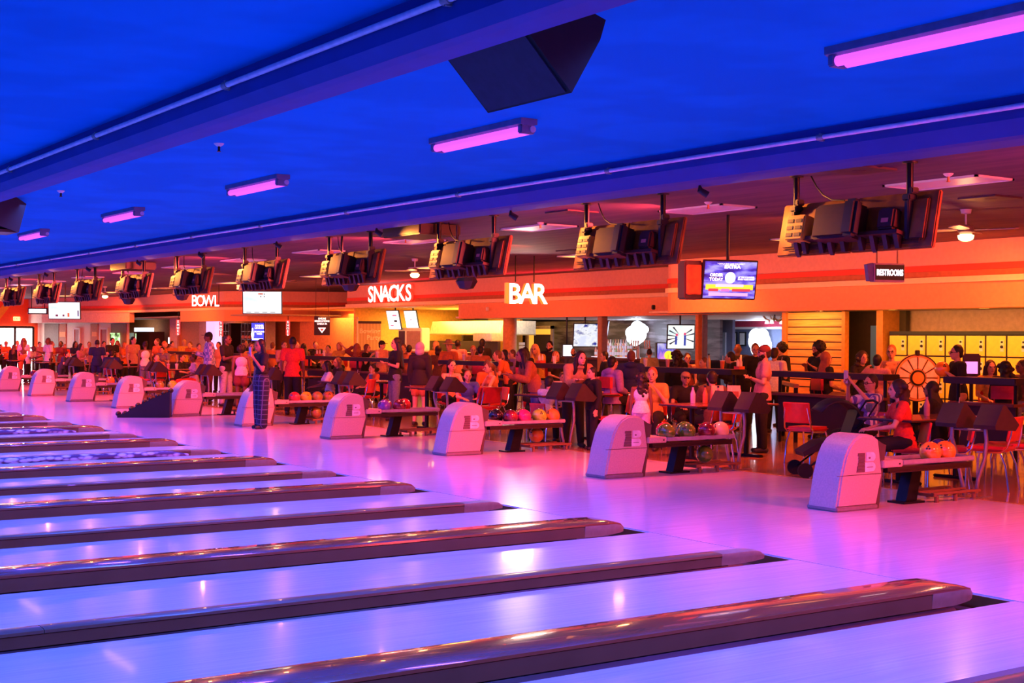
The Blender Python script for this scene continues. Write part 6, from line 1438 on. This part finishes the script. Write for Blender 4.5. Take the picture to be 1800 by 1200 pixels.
MB().bbox(-.38, .10, -.20, .20, .16, .34, .04).build('basket', mat('basket_mesh', (.03, .03, .035), .8), t)
for s in (-1, 1):
    MB().tube([(-.55, s*.24, 1.0), (-.42, s*.25, .80), (.0, s*.26, .42), (.40, s*.25, .12)], .013, 8).tube([(-.02, s*.26, .46), (-.40, s*.27, .13)], .013, 8).build('frame_tube', M_blackmetal, t)
    for x, r in ((.42, .10), (-.42, .13)):
        MB().lathe([(.001, -.02), (r*.6, -.02), (r, -.022), (r, .022), (r*.6, .02), (.001, .02)], 20, M=Matrix.Translation((x, s*.27, r)) @ Ry).build('wheel', M_rubber, t)
MB().tube([(-.55, -.24, 1.0), (-.57, 0, 1.02), (-.55, .24, 1.0)], .016, 8).build('handlebar', M_rubber, t)
MB().bbox(-.60, -.50, -.12, .12, .86, .98, .02).build('organiser', mat('organiser_grey', (.25, .24, .28), .6), t)
MB().ell((-.30, -.30, .40), (.03, .03, .05), 10, 8).build('blue_toy', mat('toy_blue', (.08, .2, .9), .4), t)
# yellow amber guard rail + table runner
p = flat(1388, 8.9); t = empty('ramp_handrail', p, .9, 'amber lit timber handrail slanting up before the screen of boards', 'handrail')
MB().bbox(-.9, .9, -.04, .04, .86, .92, .01).build('rail', mat('rail_amber', (.85, .45, .12), .4), t)
for x in (-.8, .8): MB().box(x-.03, x+.03, -.03, .03, 0, .86).build('post', M_blackmetal, t)
# bottles, cups and menus on the second table
tx, ty = tabs[1]; tz = .737
def drink(kind, x, y, z, label, col, group=None):
    if kind == 'bottle': mbx = MB().lathe([(.001, 0), (.033, 0), (.035, .02), (.035, .13), (.014, .19), (.014, .22), (.001, .22)], 14)
    else: mbx = MB().lathe([(.001, 0), (.028, 0), (.04, .13), (.001, .13)], 16)
    o = mbx.build('drink_bottle' if kind == 'bottle' else 'paper_cup', mat('drink_'+col, CLO.get(col, (.5, .5, .5)), .25, coat=.5), None, True, (x, y, z)); tag(o, label, kind, group)
    if kind == 'cup': MB().lathe([(.001, .13), (.043, .13), (.043, .142), (.001, .142)], 16).build('lid', M_white, o); MB().tube([(0, 0, .14), (.015, 0, .22)], .004, 6).build('straw', M_white, o)
    else: MB().lathe([(.001, .22), (.017, .22), (.017, .245), (.001, .245)], 12).build('bottle_cap', M_black, o)
    return o
drink('bottle', tx-.35, ty+.15, tz, 'tall lilac bottle at the left of the second nearest table', 'lilac')
drink('bottle', tx-.22, ty+.05, tz, 'orange bottle beside the tall lilac one', 'orange')
drink('bottle', tx-.12, ty-.10, tz, 'pink bottle before the standing menu card', 'pink')
drink('cup', tx+.0, ty-.22, tz, 'blue paper cup in front of the menu cards', 'blue')
drink('cup', tx+.45, ty-.12, tz, 'black cup with a straw at the right of the second nearest table', 'black')
for (x, y, lab, r_) in ((tx+.05, ty+.10, 'peach standing menu card on the second nearest table, left one', .4), (tx+.28, ty+.02, 'peach standing menu card on the second nearest table, right one', .1)):
    t = empty('menu_card', (x, y, tz), VH+r_, lab, 'menu card', 'menu cards on the tables')
    MB().prism([(-.05, 0), (0, .24), (.006, .24), (-.04, 0)], 'x', -.09, .09).prism([(.05, 0), (.006, .24), (0, .24), (.04, 0)], 'x', -.09, .09).build('card', mat('card_peach', (.85, .50, .38), .5), t, False)
    MB().box(-.06, .06, -.036, -.032, .08, .16, M=Matrix.Rotation(.0, 4, 'X')).build('printed_block', mat('print_brown', (.35, .12, .08), .5), t)
x3, y3 = tabs[2]
for (x, y, lab, r_) in ((x3-.2, y3, 'pale menu card before the smiling woman in black, left one', .5), (x3+.05, y3-.1, 'pale menu card before the smiling woman in black, right one', 0)):
    t = empty('menu_card', (x, y, tz), VH+r_, lab, 'menu card', 'menu cards on the tables')
    MB().prism([(-.05, 0), (0, .20), (.006, .20), (-.04, 0)], 'x', -.09, .09).prism([(.05, 0), (.006, .20), (0, .20), (.04, 0)], 'x', -.09, .09).build('card', mat('card_pale', (.85, .68, .55), .5), t, False)
x1_, y1_ = tabs[0]
drink('cup', x1_-.45, y1_+.15, tz, 'peach cup beside the pushchair table', 'peach'); drink('bottle', x1_+.1, y1_+.1, tz, 'pink shake bottle in front of the phone woman', 'pink'); drink('cup', x1_+.35, y1_-.15, tz, 'lilac cup on the nearest table', 'lilac')
for i in range(3, 10):
    x_, y_ = tabs[i]
    drink('cup', x_+random.uniform(-.5, .5), y_+random.uniform(-.2, .2), tz, 'cup on the %s table behind the ball returns' % ORD[i], random.choice(['white', 'red', 'blue', 'pink']), 'cups on the far tables')
    drink('cup', x_+random.uniform(-.5, .5), y_+random.uniform(-.2, .2), tz, 'cup on the %s table behind the ball returns' % ORD[i], random.choice(['white', 'red', 'blue', 'pink']), 'cups on the far tables')
# things on the rail tops
for (px, lab, kind, col) in ((1374, 'small lilac cup on the rail left of the timber screen', 'cup', 'lilac'), (1270, 'orange cup on the rail below the steel door', 'cup', 'orange'), (1246, 'green and amber bottle on the rail below the blue-grey post', 'bottle', 'olive'), (1174, 'pink cup on the rail below the drinks display', 'cup', 'pink'),
                             (816, 'lilac cup on the rail before the man in a hat', 'cup', 'lilac'), (1135, 'white cup on the rail below the olive shirt', 'cup', 'white'), (975, 'white cup on the rail beside the red-haired woman', 'cup', 'white'), (664, 'lilac cup on the rail before the man in pink', 'cup', 'lilac'), (570, 'white cup on the rail below the black hanging sign', 'cup', 'white')):
    q = flat(px, 8.3, 1.122); drink(kind, q.x, q.y, 1.122, lab, col)
for (px, lab) in ((951, 'caddy of sauce bottles on the rail before the blonde woman'), (560, 'caddy of sauce bottles on the rail before the person in black'), (1300, 'caddy of sauces on the rail before the man with straps')):
    q = flat(px, 8.3, 1.122); t = empty('sauce_caddy', q, .3, lab, 'caddy', 'sauce caddies on the rail')
    MB().box(-.09, .09, -.05, .05, 0, .05).tube([(0, 0, .05), (0, 0, .2)], .005, 6).build('tray', mat('caddy_red', (.6, .08, .05), .4), t)
    for x in (-.05, .05): MB().lathe([(.001, .01), (.025, .01), (.025, .12), (.006, .17), (.001, .17)], 10, M=Matrix.Translation((x, 0, 0))).build('sauce_bottle', M_white, t)
